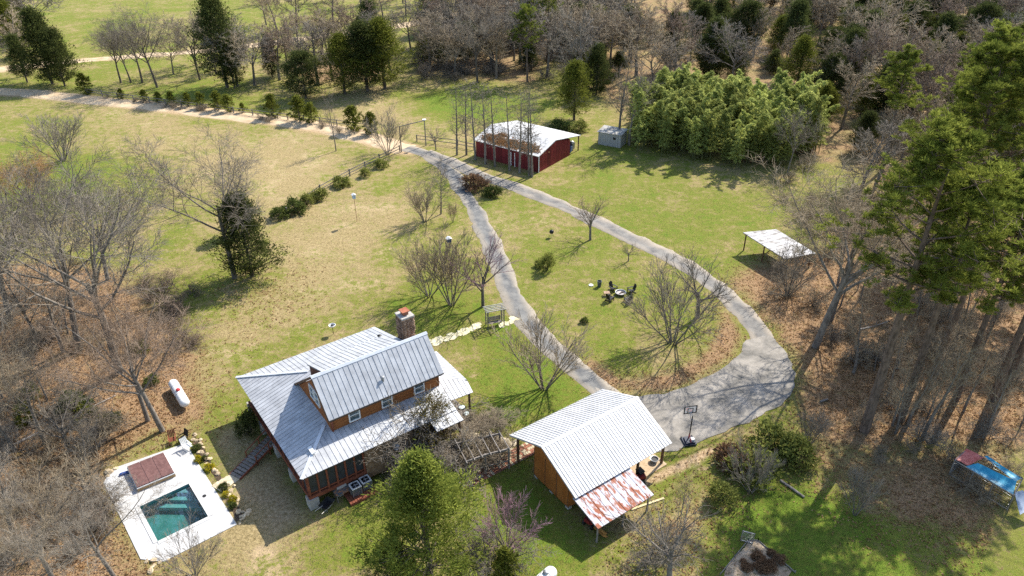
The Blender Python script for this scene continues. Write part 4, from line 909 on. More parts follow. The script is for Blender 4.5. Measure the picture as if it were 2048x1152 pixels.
flagpath('pale yellow flagstone path curving from the house past the arbour to driveway', [(862, 688), (895, 675), (935, 660), (962, 650)], 58, .55, FLG, .3, 2)
flagpath('short run of pale flagstones between the arbour and the driveway', [(1000, 652), (1015, 645), (1034, 636)], 16, .4, FLG, .32, 3)
flagpath('tan flagstones between the pergola and the porch shrub', [(950, 862), (985, 885), (1030, 895)], 34, .8, TANST, .38, 4)

# pergola with vines
t = thing('pergola', 'weathered wooden pergola with posts and rails between house and garage barn', 'pergola', gp(1018, 936)); base = t.location
pp_ = [(1018, 936), (972, 948), (934, 962), (1000, 905), (955, 915), (915, 925)]; PZ = 2.35
PW = [gp(*q)-base for q in pp_]
for q in PW: MB().beam((q.x, q.y, 0), (q.x, q.y, PZ), .17).build('post', GREYW, t)
for i, j in ((0, 1), (1, 2), (3, 4), (4, 5)): MB().beam(PW[i]+Vector((0, 0, PZ-.1)), PW[j]+Vector((0, 0, PZ-.1)), .1, .18).build('beam', GREYW, t)
for f in np.linspace(0, 2, 6):
    k = min(int(f), 1); p = PW[k].lerp(PW[k+1], f-k); q = PW[3+k].lerp(PW[4+k], f-k); e = (q-p)*.15; MB().beam(p-e+Vector((0, 0, PZ+.05)), q+e+Vector((0, 0, PZ+.05)), .07, .1).build('rafter', GREYW, t)
for i, j in ((0, 1), (1, 2)): MB().beam(PW[i]+Vector((0, 0, .9)), PW[j]+Vector((0, 0, .9)), .07, .1).build('rail', GREYW, t)
for k, (px, py) in enumerate(((985, 915), (952, 925), (925, 935), (1000, 915))):
    g = gp(px, py); plant('thicket', 'climbing_vine', 'vine', 'leafless brown vine tangled over the pergola rafters', g.x, g.y, 3.4, 'vines on the pergola', 1.15, mc=TWT)

for k, (px, py) in enumerate(((1002, 905), (985, 912), (965, 918), (945, 925), (925, 930), (975, 925))):
    g = gp(px, py-32); plant('thicket', 'climbing_vine', 'vine', 'leafless brown vine tangled over the pergola rafters', g.x, g.y, 1.1, 'vines on the pergola', 2.2, mc=TWT, z=2.2)

# ------------------------------------------------------------------ red barn, shed and carport at the back
e0, e1 = gp(951, 279, 3.0), gp(1076, 311, 3.0); RA = math.atan2((e1-e0).y, (e1-e0).x)
RB = thing('red_barn', 'long red barn with pale leaf-strewn metal roof behind a row of poles', 'barn', (e1.x, e1.y, 0), RA)
RL_ = (e1-e0).length; WB = 9.5
SR = mat('white_barn_roof', (.46, .455, .445), (.56, .56, .55), 1, .6, detail=7)
RED = mat('red_siding', (.105, .012, .014), (.21, .026, .028), 1.2, .7, .3, 10, (6, 6, .5), jitter=.3)
rr_ = roof_begin(); zc = 4.25; vc = WB*.5
roof_plane(rr_, [(-RL_-.3, -.3, 2.95), (.35, -.3, 2.95), (.35, vc, zc), (-RL_-.3, vc, zc)], (1, 0, 0), .9, SR, SR, rib=.03, gap=.012)
roof_plane(rr_, [(.35, WB+3.2, 2.75), (-RL_-.3, WB+3.2, 2.75), (-RL_-.3, vc, zc), (.35, vc, zc)], (1, 0, 0), .9, SR, SR, rib=.03, gap=.012)
rr_ = roof_end(rr_, 'roof', RB)
n = 16
for i in range(n): MB().box((-RL_+.05+(i+.5)*RL_/n*.99, .08, 1.4), (RL_/n*.985, .1, 2.95)).build('wall_panel', RED, RB)
for i in range(11):
    v = .14+(i+.5)*WB/11; zt = 2.95+(zc-2.95)*(1-abs(v-vc)/vc)-.08; MB().box((.05, v, zt/2), (.1, WB/11*.97, zt)).build('wall_panel', RED, RB)
MB().box((-RL_+.02, WB/2, 1.5), (.1, WB-.2, 3)).build('end_wall', RED, RB); MB().box((-RL_/2, WB, 1.5), (RL_-.2, .1, 3)).build('back_wall', RED, RB)
for x in (-RL_*.42, -RL_*.36): MB().box((x, .0, 1.2), (.12, .1, 2.4)).build('door_jamb', WHITE, RB)
MB().beam((.14, .2, 3.02), (.14, vc*.95, 4.1), .06, .25).build('rake_trim', WHITE, RB); MB().box((.12, .1, 1.45), (.1, .12, 2.9)).build('corner_trim', WHITE, RB)
for x in (.1, -RL_*.33, -RL_*.66): MB().beam((x, WB+2.9, 0), (x, WB+2.9, 2.75), .16).build('post', BROWNP, RB)
cp = [gp(x, y, 0)-RB.location for x, y in ((1136, 309), (1160, 297))]
# leaf drifts on the barn roof
R = random.Random(21); b = MB(); Rm = Matrix.Rotation(0, 3, 'Z')
def on_roof(u, v): return (u, v, 2.95+(zc-2.95)*(v+.3)/(vc+.3)+.075)
rng = np.random.default_rng(8); C = []
for (uc, vc_, su, sv, n) in ((-RL_*.82, 1.2, .8, .5, 700), (-RL_*.62, 1.0, 1.3, .55, 1500), (-RL_*.38, 1.2, 1.2, .55, 1300), (-RL_*.2, 1.1, 1., .5, 900), (-RL_*.72, 2.6, .5, .35, 250)):
    uu = uc+rng.normal(0, su, n); v_ = np.clip(vc_+rng.normal(0, sv, n), -.2, vc-.3); C += [on_roof(a_, b_) for a_, b_ in zip(uu, v_)]
C = np.array(C); V, F = leaves(C, rng.normal(0, 1, C.shape)*np.array([1, 1, .15]), .30, .26, rng, .1)
o = linkmesh('roof_leaves', npmesh('roof_leaves', V, F, LITT, np.repeat(rng.random(len(C))*.5, 4))); o.location = RB.location; o.rotation_euler = (0, 0, RA); tag(o, 'drifts of dead brown leaves lying on the red barn roof', 'leaves', kind='stuff')
for k, (px, py, lab, mm, dims) in enumerate(((1143, 300, 'pale upright tank stored under the red barn lean-to', STEEL, (.8, .8, 1.5)), (1136, 304, 'dark blue covered machine under the red barn lean-to', MATS['seat_blue'], (1.2, 1.6, 1.0)))):
    g = gp(px, py); t = thing('stored_machine', lab, 'machine', (g.x, g.y, 0), RA+.3*k); MB().box((0, 0, dims[2]*.45+.15), (dims[0], dims[1], dims[2]*.8)).build('body', mm, t); MB().lathe([(dims[0]*.45, 0), (dims[0]*.4, .2), (.05, .3)], 12, (0, 0, dims[2]*.85+.15)).build('cover', mm, t)
    for x in (-.3, .3): MB().tube([(x-.06, -dims[1]*.4, .2), (x+.06, -dims[1]*.4, .2)], .2, 10).build('wheel', BLACK, t)
# small shed
a, b = gp(1196, 288), gp(1240, 296); an = math.atan2((b-a).y, (b-a).x); t = thing('garden_shed', 'small whitewashed shed with flat pale roof at the edge of bamboo', 'shed', (a.x, a.y, 0), an); L = (b-a).length
WS = mat('grey_board', (.33, .315, .285), (.45, .43, .395), 3, .85, .3, 9, (5, 5, .5))
for i in range(9): MB().box(((i+.5)*L/9, 0, 1.15), (L/9*.96, .08, 2.3)).build('wall_board', WS, t)
MB().box((0, 1.4, 1.15), (.1, 2.7, 2.3)).build('side_wall', RED, t); MB().box((L, 1.4, 1.15), (.1, 2.7, 2.3)).build('side_wall', WS, t); MB().box((L/2, 2.75, 1.2), (L-.1, .1, 2.4)).build('back_wall', WS, t)
MB().prism([(-.2, -.25, 2.32), (L+.2, -.25, 2.32), (L+.2, 2.95, 2.55), (-.2, 2.95, 2.55)], (0, 0, .07)).build('roof', mat('mossy_roof', (.22, .20, .17), (.46, .45, .42), .9, .7), t)
w_ = MB().box((L*.73, -.05, 1.55), (.5, .06, .4)).build('window', BLACK, t)
# carport
CZ = 2.35; cq = [gp(x, y, CZ) for x, y in ((1485.3, 467.8), (1552, 461), (1631, 506.5), (1569.6, 518))]; c0 = sum(cq, Vector())/4
t = thing('carport', 'open shelter with silvery corrugated roof on posts under bare trees', 'carport', (c0.x, c0.y, 0)); lq = [q-Vector((c0.x, c0.y, 0)) for q in cq]
lq[0].z += .2; lq[1].z += .2
lt = roof_begin(); GM = mat('weathered_tin', (.12, .11, .10), (.34, .345, .365), 1.1, .45, metal=.3, detail=8)
roof_plane(lt, [lq[0], lq[3], lq[2], lq[1]], (lq[2]-lq[1]), .7, GM, GM, name='tin_sheet', rib=.03, gap=.012)
roof_end(lt, 'roof', t)
for q in lq+[(lq[0]+lq[3])/2, (lq[1]+lq[2])/2]:
    q2 = q*.9; MB().beam((q2.x, q2.y, 0), (q2.x, q2.y, q.z-.08), .14).build('post', BROWNP, t)

# ------------------------------------------------------------------ yard things
g = gp(1377, 884); t = thing('basketball_hoop', 'portable basketball hoop with clear framed backboard on the parking court', 'basketball hoop', (g.x, g.y, .05), math.radians(10))
NB = mat('navy_plastic', (.012, .018, .035), (.02, .03, .055), 3, .45)
b = MB().prism([(-.55, -.6, 0), (.55, -.6, 0), (.55, .5, 0), (-.55, .5, 0)], (0, 0, .16)); b.prism([(-.45, -.5, .16), (.45, -.5, .16), (.35, .4, .16), (-.35, .4, .16)], (0, 0, .14)); b.build('base', NB, t)
for x in (-.5, .5): MB().tube([(x-.05, .55, .1), (x+.05, .55, .1)], .1, 10).build('wheel', BLACK, t)
MB().tube([(0, .15, .2), (0, .0, 1.0)], .06, 8).build('lower_pole', mat('red_pole', (.28, .03, .03), (.36, .05, .05), 3, .4), t)
MB().tube([(0, .0, 1.0), (0, -.02, 3.1)], .055, 8).build('pole', BLACK, t)
for x in (-.08, .08): MB().beam((x, -.02, 2.6), (x, .5, 3.2), .04, .06).build('arm', STEEL, t)
MB().beam((0, -.5, .35), (0, .05, .9), .05).build('brace', MATS['red_pole'], t); MB().box((.25, -.2, .4), (.3, .3, .25)).build('weight_bag', WHITE, t)
bd = MB(); bw_, bh = 1.15, .78; bz = 3.35; by = .55
for c, d in (((0, by, bz+bh/2), (bw_, .05, .09)), ((0, by, bz-bh/2), (bw_, .05, .09)), ((-bw_/2, by, bz), (.09, .05, bh+.09)), ((bw_/2, by, bz), (.09, .05, bh+.09)), ((-.24, by, bz-.1), (.06, .05, .5)), ((.24, by, bz-.1), (.06, .05, .5)), ((0, by, bz+.13), (.5, .05, .06))): bd.box(c, d)
bo = bd.build('backboard_frame', BLACK, t)
pm = bpy.data.materials.new('clear_sheet'); pm.use_nodes = True; n_, l_ = pm.node_tree.nodes, pm.node_tree.links; n_.remove(n_['Principled BSDF']); tr = n_.new('ShaderNodeBsdfTransparent'); df = n_.new('ShaderNodeBsdfDiffuse'); df.inputs[0].default_value = (.7, .7, .72, 1); mx = n_.new('ShaderNodeMixShader'); mx.inputs[0].default_value = .25; l_.new(tr.outputs[0], mx.inputs[1]); l_.new(df.outputs[0], mx.inputs[2]); l_.new(mx.outputs[0], n_['Material Output'].inputs[0])
MB().box((0, by, bz), (bw_-.1, .015, bh-.1)).build('clear_panel', pm, bo)
MB().tube([(.23*math.cos(q), by+.32+.23*math.sin(q), 3.05) for q in np.linspace(0, 6.283, 17)], .018, 6).build('rim', mat('orange_rim', (.5, .10, .02), (.6, .14, .03), 3), t)
nb = MB()
for q in np.linspace(0, 6.283, 13)[:-1]: nb.beam((.23*math.cos(q), by+.32+.23*math.sin(q), 3.05), (.13*math.cos(q+.4), by+.32+.13*math.sin(q+.4), 2.62), .02)
nb.build('net', WHITE, t)

fpx = gp(1241, 589); t = thing('fire_pit', 'round grey metal fire pit full of ash in the middle of four chairs', 'fire pit', fpx)
MB().lathe([(.40, 0), (.58, .30), (.60, .36), (.66, .37), (.66, .33), (.62, .32), (.60, .27), (.36, .02)], 20).build('bowl', STEEL, t); MB().lathe([(.5, .2), (.5, .22)], 16).build('ash', mat('ash', (.34, .30, .28), (.5, .46, .43), 8), t)
for k in range(3): MB().tube([(-.25+.2*k, -.3+.15*k, .25), (.2+.1*k, .25-.1*k, .3)], .05, 6).build('log', BARKD, t)
def adirondack(px, py, label):
    g = gp(px, py); d = fpx-g; t = thing('garden_chair', label, 'chair', (g.x, g.y, 0), math.atan2(d.y, d.x)-math.pi/2, 'black chairs round the fire pit')
    for i in range(4): MB().box((0, .36-.17*i, .40-.055*i), (.56, .15, .03), 0, .28).build('seat_slat', BLACK, t)
    for i in range(5): MB().box((-.24+.12*i, -.36, .66+.03*(2-abs(i-2))), (.11, .03, .78+.06*(2-abs(i-2))), 0, .33).build('back_slat', BLACK, t)
    for x in (-.36, .36):
        MB().box((x, .02, .58), (.15, .8, .035)).build('armrest', BLACK, t); MB().box((x*.92, .38, .28), (.05, .1, .57)).build('front_leg', BLACK, t); MB().beam((x*.9, .4, .36), (x*.9, -.5, .03), .05, .12).build('rear_leg', BLACK, t)
    return t
adirondack(1225.5, 581, 'black slatted garden chair at the upper left of fire pit')
adirondack(1263, 585, 'black slatted garden chair right of the fire pit, seen from the side')
adirondack(1219, 601, 'black slatted garden chair at the lower left of fire pit')
adirondack(1256, 604, 'black slatted garden chair at lower right of fire pit, back to viewer')
g = gp(1213, 591); t = thing('side_table', 'small brown slatted side table left of the fire pit', 'table', g)
for i in range(4): MB().box((-.27+.18*i, 0, .45), (.15, .6, .03)).build('top_slat', mat('table_brown', (.30, .19, .13), (.42, .28, .2), 4), t)
for x in (-.28, .28):
    for y in (-.24, .24): MB().beam((x, y, 0), (x, y, .44), .05).build('leg', MATS['table_brown'], t)
g = gp(1198.5, 573); t = thing('litter_bin', 'dark grey-green open bin standing on the lawn near fire pit', 'bin', g); BN = mat('bin_grey', (.06, .075, .075), (.10, .12, .12), 4, .5)
MB().lathe([(.22, 0), (.28, .75), (.30, .77), (.30, .80), (.25, .8), (.2, .1)], 16).build('bin_body', BN, t); MB().lathe([(.25, .62), (.25, .63)], 14).build('bin_bag', BLACK, t)
g = gp(1182, 571); o = MB().lathe([(.1, 0), (.3, .04), (.28, .1), (.05, .13)], 9).build('white_stone', WHITE); o.location = g; tag(o, 'small white stone on the lawn left of the dark bin', 'stone')
g = gp(1103, 474); t = thing('kettle_grill', 'black kettle grill standing on thin legs on the lawn', 'grill', g)
MB().lathe([(.08, .55), (.24, .6), (.31, .75), (.315, .82)], 18).build('bowl', BLACK, t, True); MB().lathe([(.32, .82), (.31, .9), (.2, 1.06), (.04, 1.1)], 18).build('lid', BLACK, t, True); MB().box((0, 0, 1.13), (.12, .03, .05)).build('handle', BLACK, t)
for k in range(3): q = k*2.094+.4; MB().tube([(.14*math.cos(q), .14*math.sin(q), .6), (.34*math.cos(q), .34*math.sin(q), 0)], .02, 6).build('leg', STEEL, t)
def birdhouse(px, py, top, label, m, roofm, wd=.42, hh=.75):
    g = gp(px, py); h = height(px, py, top); t = thing('bird_house', label, 'bird house', g, .5); MB().tube([(0, 0, -.05), (0, 0, h-hh)], .035, 7).build('pole', mat('rusty_pole', (.20, .09, .05), (.30, .15, .09), 4), t)
    MB().box((0, 0, h-hh/2-.1), (wd, wd, hh-.2)).build('box', m, t); MB().prism([(-wd*.7, -wd*.65, h-.2), (wd*.7, -wd*.65, h-.2), (0, -wd*.65, h)], (0, wd*1.3, 0)).build('roof', roofm, t)
    for z in (h-hh*.45, h-hh*.75): MB().tube([(0, -wd/2-.012, z), (0, -wd/2, z)], .05, 8).build('entrance', BLACK, t)
BLU = mat('pale_blue_paint', (.42, .55, .66), (.52, .64, .74), 3, .5)
birdhouse(714, 443, 387, 'pale blue bird house with white roof on a rusty pole', BLU, WHITE)
birdhouse(901, 536, 474, 'dark blue bird house with white roof among bare shrubs', mat('navy_paint', (.04, .06, .12), (.06, .09, .17), 3), WHITE, .5, .7)
g = gp(667, 668); t = thing('bird_feeder', 'round white dish feeder on a thin dark pole behind the house', 'bird feeder', g); hz = height(667, 668, 649)
MB().tube([(0, 0, 0), (0, 0, hz-.3)], .03, 6).build('pole', BLACK, t); MB().lathe([(.1, 0), (.34, .1), (.40, .26), (.36, .27), (.3, .14), (.05, .1)], 16, (0, 0, hz-.32)).build('dish', WHITE, t); MB().lathe([(.16, 0), (.2, .1), (.05, .14)], 12, (0, 0, hz-.2)).build('seed_cup', BLACK, t)
# arbour swing
g = gp(990, 651); t = thing('arbour_swing', 'weathered grey wooden arbour with hanging bench beside flagstone path', 'arbour', g, math.radians(18))
for x in (-.95, .95):
    for y in (-.45, .45): MB().beam((x, y, 0), (x, y, 2.25), .1).build('post', GREYW, t)
    for z in (.5, .9, 1.3, 1.7): MB().beam((x, -.45, z), (x, .45, z), .04, .05).build('side_slat', GREYW, t)
    MB().beam((x, -.7, 2.28), (x, .7, 2.28), .07, .12).build('side_beam', GREYW, t)
for y in (-.6, -.3, 0, .3, .6): MB().beam((-1.2, y, 2.38), (1.2, y, 2.38), .06, .09).build('rafter', mat('bleached_wood', (.40, .38, .34), (.54, .52, .47), 4, .9), t)
for i in range(4): MB().box((0, -.2+.14*i, .5), (1.5, .12, .03)).build('seat_slat', GREYW, t)
for i in range(4): MB().box((0, .3, .62+.14*i), (1.5, .03, .11)).build('back_slat', GREYW, t)
for x in (-.7, .7):
    for y in (-.2, .25): MB().tube([(x, y, .5), (x, 0, 2.3)], .012, 5).build('chain', STEEL, t)
# porch chairs
for px, py, rot, lab in ((924, 822, .9, 'dark round porch chair with pale cushion nearer the house'), (934, 835, 1.2, 'dark round porch chair with pale cushion beside round shrub')):
    g = gp(px, py); t = thing('porch_chair', lab, 'chair', (g.x, g.y, 0), rot)
    MB().lathe([(.3, .4), (.38, .42), (.38, .46), (.3, .46)], 14).build('seat_ring', BLACK, t); MB().lathe([(.28, .46), (.3, .52), (.1, .55)], 14).build('cushion', mat('pale_cushion', (.42, .48, .48), (.52, .58, .58), 4), t)
    MB().tube([(.38*math.cos(q), .38*math.sin(q), .5+.45*math.sin(q)) for q in np.linspace(0, 3.14, 10)], .03, 6).build('back_hoop', BLACK, t)
    for k in range(4): q = k*1.571+.8; MB().beam((.3*math.cos(q), .3*math.sin(q), 0), (.3*math.cos(q), .3*math.sin(q), .42), .04).build('leg', BLACK, t)

# tarp-covered pen at the right edge
pz = 1.75
t = thing('tarp_covered_pen', 'long low poultry pen covered with red and blue tarps under the pines', 'pen', gp(1985, 985)); base = Vector((t.location.x, t.location.y, 0))
RT = mat('red_tarp', (.42, .085, .07), (.56, .17, .14), 2.5, .5, .4, 3); BT = mat('blue_tarp', (.015, .20, .33), (.04, .32, .46), 2, .45, .5, 3); GT = mat('grey_tarp', (.14, .19, .27), (.22, .27, .35), 2, .5, .4, 3)
def tarp(name, px, zs, m, n=7, sag=.12):
    Q = [gp(x, y, z)-base for (x, y), z in zip(px, zs)]; b = MB(); vs = []; R = random.Random(int(px[0][0]))
    for i in range(n):
        for j in range(n):
            a_, b_ = i/(n-1), j/(n-1); p = Q[0].lerp(Q[1], a_).lerp(Q[3].lerp(Q[2], a_), b_); p.z -= sag*math.sin(a_*3.14)*math.sin(b_*3.14)+R.gauss(0, .02); vs.append(p)
    fs = [(i*n+j, (i+1)*n+j, (i+1)*n+j+1, i*n+j+1) for i in range(n-1) for j in range(n-1)]
    k = len(vs); b.add(vs+[v-Vector((0, 0, .012)) for v in vs], fs+[tuple(q+k for q in f)[::-1] for f in fs]); return b.build(name, m, t, True)
tarp('red_tarp', [(1910, 918), (1933.5, 897), (1969, 914.5), (1936, 931)], (1.7, 1.75, 1.75, 1.7), RT)
tarp('blue_tarp', [(1929, 933), (1956, 926), (2033, 963), (2026, 991)], (1.6, 1.8, 1.8, 1.45), BT, 9, .2)
tarp('blue_tarp', [(1969, 913), (1974, 911), (2043, 957), (2030, 963)], (1.75, 1.8, 1.8, 1.78), BT, 7, .1)
tarp('grey_tarp', [(2029, 985), (2045, 980), (2075, 1010), (2040, 1030)], (1.5, 1.6, 1.2, .9), GT)
fp = [gp(x, y, pz)-base for x, y in ((1910, 920), (1934, 898), (2046, 955), (2028, 990))]
for k in range(4):
    a_, b_ = fp[k], fp[(k+1) % 4]; MB().beam(a_-Vector((0, 0, .06)), b_-Vector((0, 0, .06)), .07).build('top_rail', GREYW, t); MB().beam(Vector((a_.x, a_.y, .1)), Vector((b_.x, b_.y, .1)), .07).build('bottom_rail', GREYW, t)
    m_ = max(2, int((b_-a_).length/1.6))
    for i in range(m_): p = a_.lerp(b_, i/m_); MB().beam((p.x, p.y, 0), (p.x, p.y, pz-.06), .08).build('post', GREYW, t)
    wr = MB()
    for i in range(int((b_-a_).length/.35)): p = a_.lerp(b_, i*.35/(b_-a_).length); wr.beam((p.x, p.y, .1), (p.x, p.y, pz-.1), .012)
    for z in np.linspace(.3, 1.5, 5): wr.beam((a_.x, a_.y, z), (b_.x, b_.y, z), .012)
    wr.build('wire_mesh', STEEL, t)
# garden bed with fence at the bottom
GB = [(1452, 1135), (1498, 1083), (1515, 1083), (1585, 1142), (1560, 1175), (1450, 1175)]
sheet('garden_bed', GB, .05, mat('turned_soil', (.24, .17, .11), (.46, .36, .25), 1.6, .95, .8, 12), .08, .05, 3)
t = thing('bed_edging', 'low grey timber and mesh edging round the turned soil bed', 'edging', gp(1510, 1090)); P = [gp(*q)-t.location for q in ((1440, 1150), (1496, 1082), (1516, 1082), (1590, 1146))]
for a_, b_ in zip(P, P[1:]):
    MB().beam(a_+Vector((0, 0, .07)), b_+Vector((0, 0, .07)), .05, .12).build('edge_board', GREYW, t)
    for f in (0, .5, 1): p = a_.lerp(b_, f); MB().beam((p.x, p.y, 0), (p.x, p.y, .3), .05).build('stake', GREYW, t)
R = random.Random(66)
for k in range(9):
    g = gp(R.uniform(1480, 1560), R.uniform(1105, 1150)); plant('bush', 'dry_stalks', 'plant', 'clump of dead straw-coloured stalks on the turned soil bed', g.x, g.y, R.uniform(.3, .6), 'dead stalks on the soil bed', 1.4, mc=DRYB)
g = gp(1493, 1085); t = thing('wire_gate', 'small grey wire gate panel standing by the soil bed', 'gate', g, -.35)
for x in (-.45, .45): MB().beam((x, 0, 0), (x, 0, 1.2), .07).build('stile', GREYW, t)
for z in (.1, 1.15): MB().beam((-.45, 0, z), (.45, 0, z), .06).build('rail', STEEL, t)
mb = MB()
for x in np.linspace(-.35, .35, 6): mb.beam((x, 0, .1), (x, 0, 1.15), .012)
for z in np.linspace(.25, 1.0, 6): mb.beam((-.45, 0, z), (.45, 0, z), .012)
mb.build('wire_mesh', STEEL, t)
for (x1, y1, x2, y2, lab) in ((1560, 962, 1608, 996, 'long grey timber lying at the shady lawn edge'), (1640, 805, 1655, 800, 'short pale log in the leaf litter by the parking court')):
    a, b = gp(x1, y1), gp(x2, y2); o = MB().tube([(0, 0, .1), (b-a)*.5+Vector((0, 0, .12)), (b-a)+Vector((0, 0, .1))], [.1, .11, .09], 8).build('fallen_timber', GREYW); o.location = a; tag(o, lab, 'timber')
for k, (x1, y1, x2, y2, r_, lab) in enumerate(((20, 895, 230, 790, .13, 'long fallen grey branch across the leaf litter left of the tank'), (0, 1015, 110, 990, .13, 'pale fallen limb at the left edge beside the pool woods'), (85, 690, 150, 640, .12, 'fallen log leaning towards the left oak'), (60, 600, 100, 570, .10, 'bleached fallen branch at the left edge'), (1480, 700 , 1481, 700, .05, None), (1720, 660, 1780, 648, .12, 'pale fallen trunk among the right woods'))):
    if not lab: continue
    a, b = gp(x1, y1), gp(x2, y2); d = b-a; o = thing('fallen_branch', lab, 'branch', a)
    br_ = grow(200+k, [((0, 0, .1), (d.x, d.y, .02), d.length, r_)], [dict(n=7, t0=.2, ang=40, ratio=.3, wob=.06, trop=0, seg=7, tip=.3, rr=.5), dict(n=4, t0=.2, ang=40, ratio=.5, wob=.1, trop=0, seg=4, tip=.3), dict(r=.02, wob=.1, trop=0, seg=2, tip=.5, n=0)])
    V, F = tubes(br_, lambda l: l == 0); V[:, 2] = np.maximum(V[:, 2], .02); linkmesh('limb', npmesh('limb', V, F, mat('bleached_bark', (.30, .27, .24), (.50, .46, .42), 5, .9)), o)
    V, F = tubes(br_, lambda l: l > 0); V[:, 2] = np.maximum(V[:, 2], .02); linkmesh('twigs', npmesh('twigs', V, F, TWG), o)

# ------------------------------------------------------------------ fences and gate
def fence(label, line, sp, hp, rails, m, rad=.08, name='rail_fence'):
    P = [gp(x, y) for x, y in line]; t = thing(name, label, 'fence', P[0]); R = random.Random(int(line[0][0])); pts = []
    for a_, b_ in zip(P, P[1:]):
        n = max(1, round((b_-a_).length/sp))
        for k in range(n): pts.append(a_.lerp(b_, k/n)-P[0])
    pts.append(P[-1]-P[0])
    for p in pts: MB().tube([(p.x, p.y, -.05), (p.x+R.gauss(0, .04), p.y, hp*R.uniform(.92, 1.08))], [rad, rad*.9], 7).build('post', m, t)
    for a_, b_ in zip(pts, pts[1:]):
        for z in rails: MB().beam((a_.x, a_.y, z*hp+R.gauss(0, .02)), (b_.x, b_.y, z*hp+R.gauss(0, .02)), .06, .12).build('rail', m, t)
fence('long weathered post and rail fence along the far side of dirt road', [(175, 189), (300, 206), (430, 222), (545, 236), (640, 247), (745, 262)], 4.2, 1.35, (.45, .85), GREYW, .12)
fence('broken rail fence with shrubs running down the left lawn from the gate', [(800, 303), (760, 322), (700, 352), (640, 385), (575, 432)], 4.0, 1.3, (.4, .8), GREYW, .12)
fence('rail fence between the entrance gate and the red barn', [(834, 283), (870, 287), (915, 293), (948, 300)], 3.2, 1.3, (.4, .85), GREYW, .11)
t = thing('entrance_gate', 'tall entrance gate frame of two posts and a crossbeam over driveway', 'gate', gp(803, 304)); a, b = gp(803, 304)-t.location, gp(852, 291)-t.location; hg = height(803, 304, 252)
for p in (a, b): MB().tube([(p.x, p.y, -.05), (p.x, p.y, hg)], [.11, .09], 8).build('post', GREYW, t)
MB().beam(a+Vector((0, 0, hg-.1)), b+Vector((0, 0, hg-.1)), .1, .12).build('crossbeam', GREYW, t); MB().box((b.x, b.y, hg+.06), (.6, .6, .1)).build('post_cap', WHITE, t)

# ------------------------------------------------------------------ trees and shrubs picked out one by one
T = plantpx
T('oak', 'bare_tree', 'tree', 'largest bare spreading tree in the left wood, trunk left of the propane tank', 240, 745, 278, i=0, wide=1.15)
T('oak', 'bare_tree', 'tree', 'tall bare tree leaning at the left wood, second trunk from the left', 160, 700, 315, i=1, wide=1.1)
T('oak', 'bare_tree', 'tree', 'bare grey tree cut by the left frame edge above the brush', 20, 640, 330, i=2, wide=1.2)
T('oak', 'bare_tree', 'tree', 'bare tree with fine crown behind the two big left trunks', 215, 560, 330, i=2, wide=1.1)
T('oak', 'bare_tree', 'tree', 'bare tree low at left edge beside fallen limb', 30, 900, 660, i=1, wide=1.1, mc=TWT)
T('tall', 'bare_tree', 'tree', 'thin dark bare trunk near the left edge behind the brush', 84, 692, 470, i=2)
T('oak', 'bare_tree', 'tree', 'bare twiggy tree with forked trunk beside the white propane tank', 325, 862, 575, i=2, mc=TWR, wide=1.1)
T('tall', 'bare_tree', 'tree', 'slim bare trunk just left of the forked tree by propane tank', 296, 842, 600, i=1, mc=TWR)
T('oak', 'bare_tree', 'tree', 'bare tree with wide fine crown growing beside the lone lawn cedar', 470, 556, 262, i=1, wide=1.2)
T('cedar', 'cedar_tree', 'tree', 'lone dark cedar at the edge of the left lawn', 505, 553, 392, i=0, wide=1.15)
T('smallcedar', 'cedar_tree', 'tree', 'low dark cedar foliage at foot of the bare tree by the left lawn', 470, 470, 400, i=0, mc=CED)
T('vase', 'bare_tree', 'tree', 'round bare tree standing alone in the left field', 126, 322, 216, i=0, wide=1.35)
T('oak', 'bare_tree', 'tree', 'orange-budded bare tree behind the big left tree', 75, 470, 292, i=2, mc=TWO)
T('oak', 'bare_tree', 'tree', 'orange-budded bare tree at the left frame edge', -10, 480, 300, i=0, mc=TWO)
T('oak', 'bare_tree', 'tree', 'pale bare tree with branches reaching over the lower pool corner', 235, 1165, 960, i=1, wide=1.1)
T('oak', 'bare_tree', 'tree', 'bare tree at the lower left corner of the picture', 120, 1180, 930, i=0, mc=TWT)
T('fan', 'bare_tree', 'tree', 'low bare tree left of the pool deck', 190, 1010, 900, i=1, mc=TWT)
T('fan', 'bare_tree', 'tree', 'small bare tree between the pool and the left wood', 140, 900, 780, i=2)
T('vase', 'bare_tree', 'tree', 'slender bare sapling on the grass below the pool deck', 390, 1152, 1070, i=2)
R = random.Random(44)
for k in range(9):
    g = gp(R.uniform(270, 455), R.uniform(575, 690)); plant('thicket', 'brush', 'shrub', 'reddish bare brush between the big left trees and the lawn cedar', g.x, g.y, R.uniform(1.6, 3.2), 'reddish brush by the lawn cedar', 1.3, mc=TWR)
R = random.Random(4)
for k in range(26):                                          # brush in the left wood
    px, py = R.uniform(-40, 210), R.uniform(590, 1130); g = gp(px, py)
    plant('thicket', 'brush', 'shrub', 'bare grey-brown brush tangled under the left wood', g.x, g.y, R.uniform(1.8, 4.2), 'brush under the left wood', R.uniform(.9, 1.3), mc=R.choice([TWG, TWR, TWT]))
for k in range(14):
    px, py = R.uniform(-80, 190), R.uniform(540, 1150); g = gp(px, py)
    plant('tall', 'bare_tree', 'tree', 'thin bare sapling in the brushy left wood', g.x, g.y, R.uniform(6, 12), 'saplings in the left wood', R.uniform(.9, 1.3), mc=R.choice([TWG, TWR, TWG]))
